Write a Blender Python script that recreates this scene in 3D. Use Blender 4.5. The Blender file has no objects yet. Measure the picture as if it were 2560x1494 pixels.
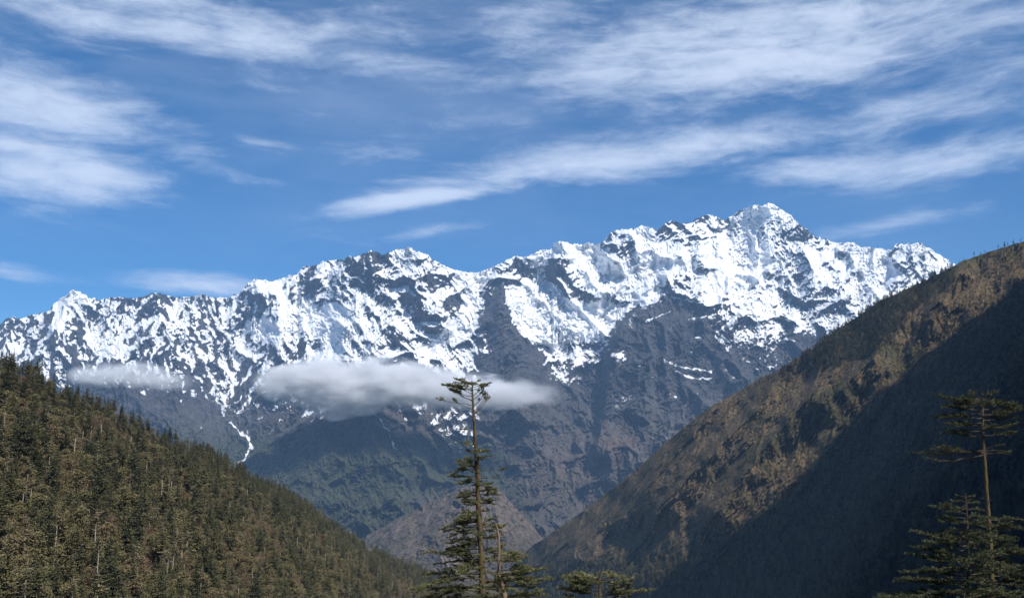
import bpy, math, random
import numpy as np

scene = bpy.context.scene
COL = scene.collection

# ------------------------------------------------------------------ camera
F, CX, CY, HOR = 2217.0, 1280.0, 747.0, 1150.0        # focal length and horizon in photo pixels
PITCH = math.atan((HOR - CY) / F)
cam_d = bpy.data.cameras.new("camera")
cam = bpy.data.objects.new("camera", cam_d)
COL.objects.link(cam)
cam_d.sensor_width = 36.0
cam_d.lens = 18.0 * F / 1280.0
cam_d.clip_start = 0.5
cam_d.clip_end = 60000.0
cam.location = (0, 0, 0)
cam.rotation_euler = (math.pi / 2 + PITCH, 0, 0)
scene.camera = cam

# ------------------------------------------------------------------ light
SUN_AZ = math.radians(140.0)      # clockwise from the view direction: behind, to the right
SUN_EL = math.radians(50.0)
SUN = np.array([math.sin(SUN_AZ) * math.cos(SUN_EL), math.cos(SUN_AZ) * math.cos(SUN_EL), math.sin(SUN_EL)])
sd = bpy.data.lights.new("sun", 'SUN')
sun = bpy.data.objects.new("sun", sd)
COL.objects.link(sun)
sd.energy = 4.3
sd.angle = math.radians(0.53)
sd.color = (1.0, 0.95, 0.88)
from mathutils import Vector, Matrix
sun.rotation_euler = Vector((-SUN).tolist()).to_track_quat('-Z', 'Y').to_euler()

scene.view_settings.view_transform = 'Standard'
scene.view_settings.look = 'None'
scene.view_settings.gamma = 1.0
scene.view_settings.exposure = 0.48
scene.view_settings.use_curve_mapping = False
cy = scene.cycles
cy.max_bounces = 5
cy.diffuse_bounces = 2
cy.glossy_bounces = 1
cy.volume_bounces = 3
cy.transparent_max_bounces = 8
cy.use_denoising = True
cy.volume_step_rate = 1.0
cy.sample_clamp_indirect = 4.0

def ray(u, v):
    x = (np.asarray(u, float) - CX) / F
    y = (CY - np.asarray(v, float)) / F
    c, s = math.cos(PITCH), math.sin(PITCH)
    fy = c - y * s
    return x / fy, (s + y * c) / fy

def at(u, v, Y):
    dx, dz = ray(u, v)
    return np.array([float(dx) * Y, Y, float(dz) * Y])

# ------------------------------------------------------------------ node helper
class NT:
    def __init__(self, tree):
        self.t = tree; self.n = tree.nodes; self.l = tree.links
    def add(self, typ, **kw):
        n = self.n.new(typ)
        for k, v in kw.items():
            setattr(n, k, v)
        return n
    def put(self, sock, v):
        if hasattr(v, 'is_output') or isinstance(v, bpy.types.NodeSocket):
            self.l.new(v, sock)
        else:
            sock.default_value = v
    def math(self, op, a, b=0.0, c=None, clamp=False):
        n = self.add('ShaderNodeMath', operation=op, use_clamp=clamp)
        self.put(n.inputs[0], a); self.put(n.inputs[1], b)
        if c is not None: self.put(n.inputs[2], c)
        return n.outputs[0]
    def vmath(self, op, a, b=(0, 0, 0)):
        n = self.add('ShaderNodeVectorMath', operation=op)
        self.put(n.inputs[0], a); self.put(n.inputs[1], b)
        return n.outputs['Value'] if op in ('LENGTH', 'DOT_PRODUCT') else n.outputs[0]
    def maprange(self, v, a, b, c=0.0, d=1.0, smooth=False):
        n = self.add('ShaderNodeMapRange')
        if smooth: n.interpolation_type = 'SMOOTHSTEP'
        self.put(n.inputs[0], v); self.put(n.inputs[1], a); self.put(n.inputs[2], b)
        self.put(n.inputs[3], c); self.put(n.inputs[4], d)
        return n.outputs[0]
    def noise(self, vec, scale, detail=4, rough=0.55, dist=0.0, w=None):
        n = self.add('ShaderNodeTexNoise')
        self.put(n.inputs['Vector'], vec)
        n.inputs['Scale'].default_value = scale
        n.inputs['Detail'].default_value = detail
        n.inputs['Roughness'].default_value = rough
        n.inputs['Distortion'].default_value = dist
        return n.outputs['Fac']
    def mixc(self, f, a, b):
        n = self.add('ShaderNodeMix', data_type='RGBA')
        self.put(n.inputs[0], f)
        self.put(n.inputs[6], a if not isinstance(a, tuple) else (*a, 1)[:4])
        self.put(n.inputs[7], b if not isinstance(b, tuple) else (*b, 1)[:4])
        return n.outputs[2]
    def attr(self, name):
        n = self.add('ShaderNodeAttribute', attribute_name=name)
        return n.outputs['Fac']
    def mapping(self, vec, loc=(0, 0, 0), rot=(0, 0, 0), scale=(1, 1, 1), typ='POINT'):
        n = self.add('ShaderNodeMapping', vector_type=typ)
        self.put(n.inputs[0], vec)
        n.inputs['Location'].default_value = loc if typ != 'VECTOR' else (0, 0, 0)
        n.inputs['Rotation'].default_value = rot
        n.inputs['Scale'].default_value = scale
        return n.outputs[0]

# ------------------------------------------------------------------ world
world = bpy.data.worlds.new("World")
scene.world = world
world.use_nodes = True
W = NT(world.node_tree)
bg = W.n['Background']
sky = W.add('ShaderNodeTexSky', sky_type='NISHITA')
sky.sun_disc = False
sky.sun_elevation = SUN_EL
sky.sun_rotation = SUN_AZ
sky.altitude = 3200
sky.air_density = 1.0
sky.dust_density = 0.15
sky.ozone_density = 2.0
tc = W.add('ShaderNodeTexCoord')
sep = W.add('ShaderNodeSeparateXYZ')
W.l.new(tc.outputs['Generated'], sep.inputs[0])
az = W.math('ARCTAN2', sep.outputs[0], sep.outputs[1])
el = W.math('ARCSINE', sep.outputs[2])
cmb = W.add('ShaderNodeCombineXYZ')
W.put(cmb.inputs[0], az); W.put(cmb.inputs[1], el)
AE = cmb.outputs[0]
def azel(u, v):
    dx, dz = ray(u, v)
    return math.atan(float(dx)), math.atan(float(dz) / math.hypot(1, float(dx)))
# warp the sky position a little so that cloud outlines fray
wn = W.add('ShaderNodeTexNoise')
W.put(wn.inputs['Vector'], W.mapping(AE, scale=(3.5, 9.0, 1)))
wn.inputs['Scale'].default_value = 1.0
wn.inputs['Detail'].default_value = 4
warp = W.vmath('MULTIPLY', W.vmath('SUBTRACT', wn.outputs['Color'], (0.5, 0.5, 0.5)), (0.10, 0.035, 0))
AEW = W.vmath('ADD', AE, warp)
# cirrus banks: photo x, y, half-length, half-height (px), tilt in degrees (up to the right), strength
BANKS = [(430, 45, 760, 90, -2, .80), (1000, 75, 330, 70, -4, .45), (1950, 110, 780, 145, 3, 1.0), (1700, 190, 520, 80, 2, .70),
         (2350, 30, 420, 100, 0, .55), (1380, 60, 460, 100, 8, .55), (2400, 250, 400, 90, 8, .60),
         (60, 235, 300, 105, -4, 1.0), (110, 415, 320, 100, 0, 1.05), (330, 320, 200, 90, -10, .40), (500, 388, 95, 34, 0, .50),
         (640, 347, 70, 14, 0, .45), (650, 206, 170, 17, 4, .42), (1040, 500, 270, 34, 9, 1.05), (1260, 430, 420, 50, 9, .62),
         (700, 450, 200, 22, 0, .45), (1560, 385, 600, 66, 5, .85), (2250, 395, 520, 62, -4, .82), (1980, 335, 480, 40, 6, .60), (1500, 260, 900, 90, 6, .30),
         (1482, 455, 40, 13, 0, .5), (1060, 590, 200, 19, 9, .55), (2290, 537, 260, 30, 4, .60), (1000, 375, 260, 26, -6, .35),
         (470, 715, 230, 36, 0, .95), (40, 683, 150, 26, 0, .60), (420, 510, 110, 11, -3, .38), (1330, 612, 60, 9, 2, .25),
         (2480, 180, 250, 80, 0, .40)]
tot = None
for (bu, bv, ru, rv, ti, st) in BANKS:
    a0, e0 = azel(bu, bv)
    m = W.mapping(AEW, loc=(a0, e0, 0), rot=(0, 0, math.radians(ti)), scale=(ru / F, rv / F, 1), typ='TEXTURE')
    ln = W.vmath('LENGTH', m)
    g = W.maprange(ln, 0.0, 1.5, st, 0.0, smooth=True)
    tot = g if tot is None else W.math('MAXIMUM', W.math('MULTIPLY', W.math('ADD', tot, g), 0.62), W.math('MAXIMUM', tot, g))
bankv = tot
st1 = W.noise(W.mapping(AEW, rot=(0, 0, math.radians(-8)), scale=(4.0, 17.0, 1)), 1.6, 9, 0.60, 0.35)
st2 = W.noise(W.mapping(AEW, loc=(3, 1, 0), rot=(0, 0, math.radians(-14)), scale=(8.0, 60.0, 1)), 1.7, 6, 0.62, 0.3)
fl = W.noise(W.mapping(AEW, loc=(7, 2, 0), rot=(0, 0, math.radians(-24)), scale=(11.0, 34.0, 1)), 2.2, 10, 0.68, 0.5)
tex = W.math('ADD', W.math('MULTIPLY', st1, 0.60), W.math('ADD', W.math('MULTIPLY', st2, 0.14), W.math('MULTIPLY', fl, 0.26)))
veil = W.noise(W.mapping(AE, loc=(1.3, 0.4, 0), rot=(0, 0, math.radians(-8)), scale=(2.0, 7.0, 1)), 1.0, 5, 0.6)
dens = W.math('ADD', bankv, W.math('MULTIPLY', W.math('SUBTRACT', tex, 0.5), 2.5))
dens = W.maprange(dens, 0.14, 1.20, 0.0, 0.88, smooth=True)
hi = W.maprange(el, 0.12, 0.42, 0.0, 1.0)
thin = W.math('MULTIPLY', W.math('MULTIPLY', W.maprange(W.math('ADD', veil, W.math('MULTIPLY', tex, 0.5)), 0.58, 1.06, 0.0, 0.30), hi), W.math('SUBTRACT', 1.0, dens))
cov = W.math('ADD', dens, thin, clamp=True)
BGS = 0.10
bg.inputs['Strength'].default_value = BGS
hs = W.add('ShaderNodeHueSaturation')
W.l.new(sky.outputs[0], hs.inputs['Color'])
hs.inputs['Saturation'].default_value = 1.42
hs.inputs['Value'].default_value = 0.88
CLOUDC = tuple(c / BGS for c in (0.57, 0.64, 0.77))
W.l.new(W.mixc(cov, hs.outputs[0], CLOUDC), bg.inputs['Color'])

# ------------------------------------------------------------------ numpy noise
def _hash(ix, iy, seed):
    h = (ix.astype(np.int64) * 374761393 + iy.astype(np.int64) * 668265263 + seed * 1442695041) & 0xFFFFFFFF
    h = ((h ^ (h >> 13)) * 1274126177) & 0xFFFFFFFF
    h = ((h ^ (h >> 15)) * 2246822519) & 0xFFFFFFFF
    return (h ^ (h >> 16)) / 4294967296.0
def perlin(x, y, seed=0):
    x0 = np.floor(x); y0 = np.floor(y)
    fx = x - x0; fy = y - y0
    ix = x0.astype(np.int64); iy = y0.astype(np.int64)
    def g(dx, dy):
        a = _hash(ix + dx, iy + dy, seed) * 2 * math.pi
        return np.cos(a) * (fx - dx) + np.sin(a) * (fy - dy)
    sx = fx * fx * fx * (fx * (fx * 6 - 15) + 10); sy = fy * fy * fy * (fy * (fy * 6 - 15) + 10)
    n0 = g(0, 0) * (1 - sx) + g(1, 0) * sx
    n1 = g(0, 1) * (1 - sx) + g(1, 1) * sx
    return (n0 * (1 - sy) + n1 * sy) * 1.5
def fbm(x, y, octv=4, seed=0, gain=0.5):
    s = 0; a = 1.0; t = 0
    for o in range(octv):
        s = s + a * perlin(x * 2 ** o, y * 2 ** o, seed + o * 17); t += a; a *= gain
    return s / t
def stripes(x, y, dx, dy, seed):
    """direction-led cellular stripes: ridges (+) and gullies (-) running along (dx, dy)"""
    ix = np.floor(x); iy = np.floor(y)
    hs_ = np.zeros_like(x); wt = np.zeros_like(x)
    for i in (-1, 0, 1):
        for j in (-1, 0, 1):
            cx = ix + i; cyy = iy + j
            px = x - cx - _hash(cx, cyy, seed); py = y - cyy - _hash(cx, cyy, seed + 91)
            w = np.exp(-(px * px + py * py) * 2.6)
            ph = (px * (-dy) + py * dx) * 2 * math.pi * 1.15
            hs_ += np.cos(ph + _hash(cx, cyy, seed + 7) * 1.2) * w; wt += w
    return hs_ / (wt + 1e-6)
def ridged(x, y, octv, seed, gain=0.55, warp=0.0):
    """sharp-crested ridge noise, about -1..1"""
    if warp:
        x, y = x + warp * perlin(x * 0.7, y * 0.7, seed + 500), y + warp * perlin(x * 0.7 + 9, y * 0.7, seed + 501)
    s = 0; a = 1.0; t = 0; w = 1.0
    for o in range(octv):
        n = 1 - np.abs(perlin(x * 2.1 ** o + 5.3 * o, y * 2.1 ** o, seed + o * 13)) * 1.6
        n = n * np.abs(n)
        s = s + a * n * w; t += a; w = np.clip(n * 0.5 + 0.6, 0.2, 1.1); a *= gain
    return s / t * 1.3 - 0.3
def column_lookup(R, v0, dv, V):
    """values of the regular field R (rows v0, v0 + dv, ...) at heights V, column by column"""
    fr = np.clip((V - v0) / dv, 0, R.shape[0] - 1.001)
    i = fr.astype(int); a = fr - i
    j = np.broadcast_to(np.arange(R.shape[1])[None, :], V.shape)
    return R[i, j] * (1 - a) + R[i + 1, j] * a
def box(a, ru, rv):
    for ax, rr in ((0, rv), (1, ru)):
        p = np.concatenate([np.repeat(a.take([0], ax), rr + 1, ax), a, np.repeat(a.take([-1], ax), rr, ax)], ax)
        c = np.cumsum(p, ax); n_ = a.shape[ax]
        a = (c.take(range(2 * rr + 1, 2 * rr + 1 + n_), ax) - c.take(range(0, n_), ax)) / (2 * rr + 1)
    return a
def sm(x, a, b):
    t = np.clip((x - a) / (b - a), 0, 1)
    return t * t * (3 - 2 * t)
def polydist(U, V, pts):
    """distance to a polyline, signed side (positive = right of its direction, image y down) and parameter"""
    best = np.full(U.shape, 1e9); side = np.zeros(U.shape); par = np.zeros(U.shape)
    n = len(pts) - 1
    for k in range(n):
        (x0, y0), (x1, y1) = pts[k][:2], pts[k + 1][:2]
        dx, dy = x1 - x0, y1 - y0
        t = np.clip(((U - x0) * dx + (V - y0) * dy) / (dx * dx + dy * dy), 0, 1)
        ex = U - (x0 + t * dx); ey = V - (y0 + t * dy)
        d = np.hypot(ex, ey)
        m = d < best
        best = np.where(m, d, best)
        side = np.where(m, np.sign(dx * ey - dy * ex), side)
        par = np.where(m, (k + t) / n, par)
    return best, side, par

# ------------------------------------------------------------------ mesh helpers
def grid_mesh(name, X, Y, Z, attrs, mat):
    nr, nc = X.shape
    me = bpy.data.meshes.new(name)
    co = np.stack([X, Y, Z], -1).reshape(-1, 3).astype(np.float32)
    idx = np.arange(nr * nc, dtype=np.int32).reshape(nr, nc)
    q = np.stack([idx[:-1, :-1], idx[1:, :-1], idx[1:, 1:], idx[:-1, 1:]], -1).reshape(-1, 4)
    me.vertices.add(len(co)); me.vertices.foreach_set('co', co.ravel())
    me.loops.add(q.size); me.loops.foreach_set('vertex_index', q.ravel())
    me.polygons.add(len(q)); me.polygons.foreach_set('loop_start', np.arange(0, q.size, 4, dtype=np.int32))
    me.polygons.foreach_set('use_smooth', np.ones(len(q), bool))
    me.update(calc_edges=True)
    for k, a in attrs.items():
        at_ = me.attributes.new(k, 'FLOAT', 'POINT')
        at_.data.foreach_set('value', a.astype(np.float32).ravel())
    me.materials.append(mat)
    o = bpy.data.objects.new(name, me)
    COL.objects.link(o)
    return o

def tagit(o, label=None, cat=None, group=None, kind=None):
    if label: o["label"] = label
    if cat: o['category'] = cat
    if group: o['group'] = group
    if kind: o['kind'] = kind
    return o

def with_back(X, Y, Z, attrs, n=5, dy=300.0, dz=220.0):
    """rows behind the crest that fall away, so that each slope is a solid hill"""
    k = np.arange(n, 0, -1)[:, None]
    X2 = np.concatenate([X[:1] + 0 * k, X]); Y2 = np.concatenate([Y[:1] + k * dy, Y]); Z2 = np.concatenate([Z[:1] - k * dz, Z])
    A = {a: np.concatenate([v[:1] + 0 * k, v]) for a, v in attrs.items()}
    return X2, Y2, Z2, A

def erode(D, su, sv, scales, seed, amp=0.13, bias=(0.0, 1.0), mask=None, AB=None):
    """carve ridges and gullies that follow the fall line into a depth field D (m); grid steps su, sv in metres"""
    nr, nc = D.shape
    A = np.arange(nc)[None, :] * su + 0 * D; B = -np.arange(nr)[:, None] * sv + 0 * D
    if AB is not None: A, B = AB
    L = np.zeros_like(D)
    for o, lam in enumerate(scales):
        yx = np.gradient(D, su, axis=1); yz = -np.gradient(D, sv, axis=0)
        yx = np.clip(yx, -2.0, 2.0); yz = np.clip(yz, 0.4, 2.5)
        dx = yx * yz + bias[0]; dz = -(1 + yx * yx) * bias[1]
        ln = np.hypot(dx, dz); dx /= ln; dz /= ln
        h = stripes(A / lam, B / (lam * 1.25), dx, dz, seed + o * 31)
        hh = 0.45 * h + 0.55 * (1 - 2 * np.sqrt(np.abs(h) + 0.01)) * 0.8
        a = amp * lam
        m = 1.0 if mask is None else mask
        D = D - a * hh * m
        L = L + hh * (0.8 ** o)
    return D, L

# ------------------------------------------------------------------ terrain materials
def new_mat(name):
    m = bpy.data.materials.new(name); m.use_nodes = True
    T = NT(m.node_tree)
    return m, T, T.n['Principled BSDF']
def pos(T):
    return T.add('ShaderNodeNewGeometry').outputs['Position']
def bump(T, h, strength, dist, normal=None):
    b = T.add('ShaderNodeBump')
    b.inputs['Strength'].default_value = strength
    b.inputs['Distance'].default_value = dist
    T.put(b.inputs['Height'], h)
    if normal is not None: T.l.new(normal, b.inputs['Normal'])
    return b.outputs[0]

def mat_range():
    m, T, P = new_mat("alpine_rock_and_snow")
    p = pos(T)
    n1 = T.noise(p, 1 / 900, 5, 0.6); n2 = T.noise(p, 1 / 90, 6, 0.65); n3 = T.noise(p, 1 / 25, 4, 0.6)
    n4 = T.noise(T.mapping(p, scale=(1, 1, 0.35)), 1 / 160, 6, 0.65, 0.8)
    rock = T.mixc(T.maprange(n2, 0.35, 0.68), (0.052, 0.050, 0.052), (0.13, 0.12, 0.115))
    rock = T.mixc(T.attr('low'), rock, T.mixc(T.maprange(n2, 0.35, 0.65), (0.075, 0.070, 0.064), (0.17, 0.15, 0.132)))
    rock = T.mixc(T.maprange(n4, 0.52, 0.70), rock, (0.030, 0.030, 0.033))
    warm = T.mixc(T.maprange(n4, 0.35, 0.65), (0.085, 0.062, 0.045), (0.24, 0.17, 0.125))
    rock = T.mixc(T.math('MULTIPLY', T.attr('warm'), T.maprange(n1, 0.3, 0.6)), rock, warm)
    vegc = T.mixc(T.maprange(n3, 0.38, 0.62), (0.030, 0.040, 0.022), (0.115, 0.115, 0.056))
    vf = T.math('ADD', T.attr('veg'), T.math('MULTIPLY', T.math('SUBTRACT', n2, 0.5), 1.6))
    base = T.mixc(T.maprange(vf, 0.35, 0.65), rock, vegc)
    n5 = T.noise(T.mapping(p, rot=(0.3, 0.2, 0.5), scale=(1, 1, 1.5)), 1 / 38, 6, 0.7, 0.6)
    s = T.math('ADD', T.attr('snow'), T.math('MULTIPLY', T.math('SUBTRACT', n3, 0.5), 0.35))
    s = T.math('ADD', s, T.math('MULTIPLY', T.math('SUBTRACT', n5, 0.5), 0.85))
    sf = T.maprange(s, -0.025, 0.035)
    snowc = T.mixc(T.maprange(n2, 0.3, 0.7), (0.72, 0.75, 0.79), (0.84, 0.85, 0.87))
    T.l.new(T.mixc(sf, base, snowc), P.inputs['Base Color'])
    T.put(P.inputs['Roughness'], 0.9)
    P.inputs['Specular IOR Level'].default_value = 0.15
    rb = T.math('ADD', T.math('MULTIPLY', n2, 1.0), T.math('ADD', T.math('MULTIPLY', n3, 0.35), T.math('MULTIPLY', T.math('MULTIPLY', n4, 1.2), T.math('SUBTRACT', 1.0, sf))))
    bs = T.maprange(sf, 0, 1, 1.0, 0.30)
    b = T.add('ShaderNodeBump'); b.inputs['Distance'].default_value = 75.0
    T.put(b.inputs['Strength'], bs); T.put(b.inputs['Height'], rb)
    T.l.new(b.outputs[0], P.inputs['Normal'])
    return m

def mat_brown(name, grass1, grass2, dark, rockc, veg, sc=1.0, gdist=14.0):
    m, T, P = new_mat(name)
    p = pos(T)
    n0 = T.noise(p, 1 / (260 * sc), 5, 0.6); n1 = T.noise(p, 1 / (60 * sc), 6, 0.62); n2 = T.noise(p, 1 / (14 * sc), 5, 0.65, 0.6)
    c = T.mixc(T.maprange(n1, 0.35, 0.65), grass1, grass2)
    c = T.mixc(T.maprange(n0, 0.50, 0.62), c, veg)
    c = T.mixc(T.math('MULTIPLY', T.maprange(n2, 0.60, 0.72), 0.55), c, rockc)
    c = T.mixc(T.maprange(T.math('ADD', n2, T.math('MULTIPLY', T.attr('veg'), 0.25)), 0.60, 0.48, 0.0, 1.0) if False else T.maprange(n2, 0.50, 0.40), c, dark)
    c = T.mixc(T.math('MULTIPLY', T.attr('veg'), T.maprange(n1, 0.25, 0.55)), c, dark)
    T.l.new(c, P.inputs['Base Color'])
    P.inputs['Roughness'].default_value = 0.95
    P.inputs['Specular IOR Level'].default_value = 0.1
    h = T.math('ADD', n2, T.math('MULTIPLY', n1, 1.6))
    T.l.new(bump(T, h, 1.0, gdist), P.inputs['Normal'])
    return m

M_range = mat_range()
M_hill = mat_brown("dry_hill_grass", (0.14, 0.112, 0.085), (0.215, 0.165, 0.13), (0.05, 0.045, 0.03), (0.30, 0.22, 0.17), (0.10, 0.085, 0.05), 2.2, 30)
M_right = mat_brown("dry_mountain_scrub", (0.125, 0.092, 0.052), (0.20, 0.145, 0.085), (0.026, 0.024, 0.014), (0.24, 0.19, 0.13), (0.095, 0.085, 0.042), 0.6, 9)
M_floor = mat_brown("forest_floor", (0.095, 0.072, 0.042), (0.17, 0.125, 0.078), (0.028, 0.028, 0.014), (0.13, 0.10, 0.07), (0.045, 0.045, 0.02), 0.15, 1.5)

# ------------------------------------------------------------------ the snow range
CREST = [(-200, 850), (-60, 828), (0, 812), (11, 800), (34, 792), (54, 796), (82, 787), (107, 783), (125, 776), (132, 762), (150, 746), (168, 737),
         (182, 726), (204, 732), (221, 744), (250, 750), (271, 744), (304, 742), (343, 746), (364, 739), (386, 732), (404, 734), (425, 739),
         (443, 744), (471, 742), (507, 735), (536, 744), (571, 744), (596, 734), (614, 717), (634, 697), (661, 701), (686, 703), (700, 696),
         (743, 685), (757, 667), (786, 664), (807, 654), (854, 649), (875, 643), (899, 639), (928, 625), (958, 637), (995, 624), (1022, 619),
         (1039, 628), (1068, 635), (1079, 648), (1105, 661), (1134, 672), (1163, 679), (1189, 680), (1215, 674), (1252, 657), (1288, 640),
         (1314, 643), (1336, 632), (1362, 625), (1380, 622), (1384, 608), (1402, 601), (1424, 610), (1457, 613), (1472, 605), (1486, 611),
         (1510, 604), (1519, 593), (1529, 579), (1552, 574), (1584, 574), (1598, 565), (1630, 570), (1639, 579), (1658, 563), (1676, 551),
         (1695, 558), (1722, 559), (1741, 549), (1764, 537), (1791, 542), (1810, 551), (1833, 540), (1846, 528), (1870, 519), (1888, 512),
         (1906, 514), (1922, 504), (1934, 510), (1952, 521), (1980, 542), (1998, 560), (2017, 574), (2044, 597), (2063, 598), (2090, 606),
         (2132, 606), (2155, 618), (2206, 624), (2229, 625), (2242, 611), (2265, 611), (2293, 606), (2321, 620), (2353, 639), (2381, 660),
         (2413, 678), (2500, 720), (2750, 800)]
SNOWPTS = [(40,810,.35),(100,800,.5),(182,745,.95),(260,760,.6),(386,750,.25),(350,770,.5),(470,770,.6),(520,800,.4),(600,760,.6),(650,715,.9),
(640,760,.4),(720,700,.75),(760,680,.3),(820,690,.6),(930,650,.15),(930,690,.2),(1010,640,.8),(1040,700,.5),(1085,680,.3),(1110,690,.35),
(1150,700,.9),(1200,695,.97),(1250,690,.4),(1240,705,.3),(1300,680,.4),(1350,660,.75),(1400,620,.95),(1390,660,.3),(1420,690,.3),(1440,730,.2),
(1500,640,.85),(1550,620,.3),(1480,690,.97),(1590,590,.8),(1560,600,.5),(1680,570,.3),(1740,570,.35),(1620,640,.9),(1560,690,.97),
(1800,560,.5),(1850,560,.75),(1920,530,1),(1925,560,.6),(1940,600,.5),(1880,620,.9),(1990,580,.5),(2040,610,.5),(2100,640,.7),(2200,660,.85),
(2250,640,.5),(2300,640,.65),(2350,670,.7),(2300,700,.6),(2200,730,.6),(2150,690,.6),
(60,860,.55),(160,800,.6),(180,820,.3),(100,900,.5),(250,840,.7),(270,860,.95),(300,820,.55),(340,870,.35),(400,830,.6),(420,900,.3),(500,850,.5),
(470,880,.2),(560,870,.5),(600,830,.5),(650,820,.95),(700,840,.9),(640,870,.7),(720,880,.2),(760,870,.5),(780,800,.8),(800,820,1),(850,800,.97),
(830,860,.9),(900,760,.6),(950,740,.65),(980,760,.5),(1000,800,.6),(1050,820,.5),(1100,780,.5),(1130,770,.2),(1050,740,.55),(900,870,.7),
(960,900,.5),(820,900,.7),(1000,880,.45),(1100,850,.85),(1150,830,.95),(1180,760,.98),(1170,800,.95),(1235,740,.08),(1210,790,.05),(1250,800,.12),
(1280,850,.06),(1330,900,.04),(1190,860,.5),(1130,890,.5),(1200,930,.3),(1290,740,.95),(1320,790,.97),(1330,730,.98),(1400,760,1),(1350,830,.8),
(1400,850,.85),(1450,800,.85),(1500,850,.7),(1480,870,.55),(1440,890,.5),(1540,770,.85),(1600,730,.85),(1550,760,.5),(1650,680,.85),(1600,700,.8),
(1700,640,.7),(1750,680,.6),(1800,700,.9),(1780,640,.8),(1850,680,.9),(1900,660,.85),(1700,720,.35),(1640,760,.2),(1560,830,.03),(1600,800,.08),
(1700,800,.1),(1750,770,.3),(1800,760,.5),(1850,780,.5),(1900,760,.5),(1900,820,.6),(1950,700,.6),(1990,720,.5),(2000,800,.4),(2050,760,.5),
(2100,780,.45),(2200,790,.35),(2050,700,.6),(1750,850,.1),(1830,850,.4),(1900,870,.3),(1980,860,.1),(1800,900,.05),(1700,920,.15),(1750,930,.1),
(1640,900,.03),(1600,950,0),(1800,980,.02),(1500,900,.35),(1430,920,.35),(1470,940,.2),(1400,920,.3),(1350,950,.1),(1550,1000,0),(1700,1030,.03),
(60,930,.3),(150,900,.35),(220,900,.2),(300,940,.12),(380,930,.3),(450,940,.3),(520,930,.35),(580,950,.3),(620,960,.2),(680,920,.45),(720,960,.15),
(300,1000,.02),(400,1010,.02),(500,1020,.04),(650,1050,.04),(560,1100,-.1),(700,1100,-.1),(850,950,.3),(1000,940,.25),(1100,930,.2),(1250,950,.12),
(1000,1100,-.1),(1300,1020,-.05),(1450,1000,.03),(1500,1080,-.1),(400,1150,-.1),(800,1200,-.1),(1100,1250,-.1),(1500,1250,-.1),(1800,1100,-.1),
(2100,900,.05),(200,980,.02),(1300,1200,-.1),(1700,1200,-.1),(2400,1000,-.1),(2000,1100,-.1),(60,1200,-.1),(200,1100,-.1),(2300,1200,-.1),(900,1050,-.05)]
STREAKS = [([(535,961),(545,1000),(561,1037)], 4), ([(576,1055),(600,1078),(622,1098),(628,1120),(615,1137),(604,1153),(581,1174)], 4.0),
 ([(622,1098),(628,1120),(615,1137)], 6), ([(665,900),(650,950),(626,983),(622,1002),(592,1031)], 6.5), ([(600,900),(585,950),(570,983),(554,998)], 5),
 ([(992,1005),(1007,1042),(1036,1055)], 2.2), ([(929,1024),(949,1046),(971,1076),(981,1105),(992,1122)], 2.4), ([(480,860),(512,905),(535,961)], 6),
 ([(375,740),(330,790),(300,850),(268,885)], 5), ([(450,745),(430,800),(395,860),(375,900),(373,925)], 5), ([(500,740),(540,800),(575,850),(590,900)], 6),
 ([(330,760),(325,800),(350,850),(345,890)], 4), ([(910,640),(912,700)], 2.5), ([(1190,700),(1185,760),(1150,815),(1105,845)], 16),
 ([(1860,690),(1880,740),(1890,800),(1910,840)], 4), ([(1900,700),(1960,780),(2040,830)], 4), ([(1880,740),(1840,800),(1790,830)], 4),
 ([(1690,925),(1730,945),(1780,948)], 3.5), ([(700,960),(690,985),(686,1003)], 2.5), ([(740,950),(735,975)], 2.5), ([(705,1046),(672,1083)], 1.8),
 ([(1810,855),(1850,848),(1900,860)], 4), ([(2100,660),(2160,720),(2230,760)], 5), ([(100,860),(150,800),(182,745)], 6), ([(640,1050),(700,1010),(745,1000)],1.5),
 ([(1676,742),(1750,756),(1805,756),(1807,793),(1828,821)], 3), ([(1791,844),(1828,853),(1860,834),(1906,844)], 4.5), ([(1722,798),(1759,793),(1791,784)], 2.6),
 ([(1658,899),(1699,917),(1741,922),(1777,929)], 3.4), ([(1860,756),(1888,779),(1929,788),(1975,802)], 3.4), ([(1616,802),(1676,779)], 2.4), ([(1591,913),(1630,922)], 2.2),
 ([(1626,940),(1658,947)], 2), ([(1670,985),(1700,992)], 2), ([(1890,820),(1950,842),(1985,850)], 2.6), ([(1830,700),(1850,745),(1900,750)], 3), ([(1930,850),(1970,868)], 2.4),
 ([(1730,845),(1765,840)], 2.2), ([(1700,870),(1730,880)], 2)]

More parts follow.
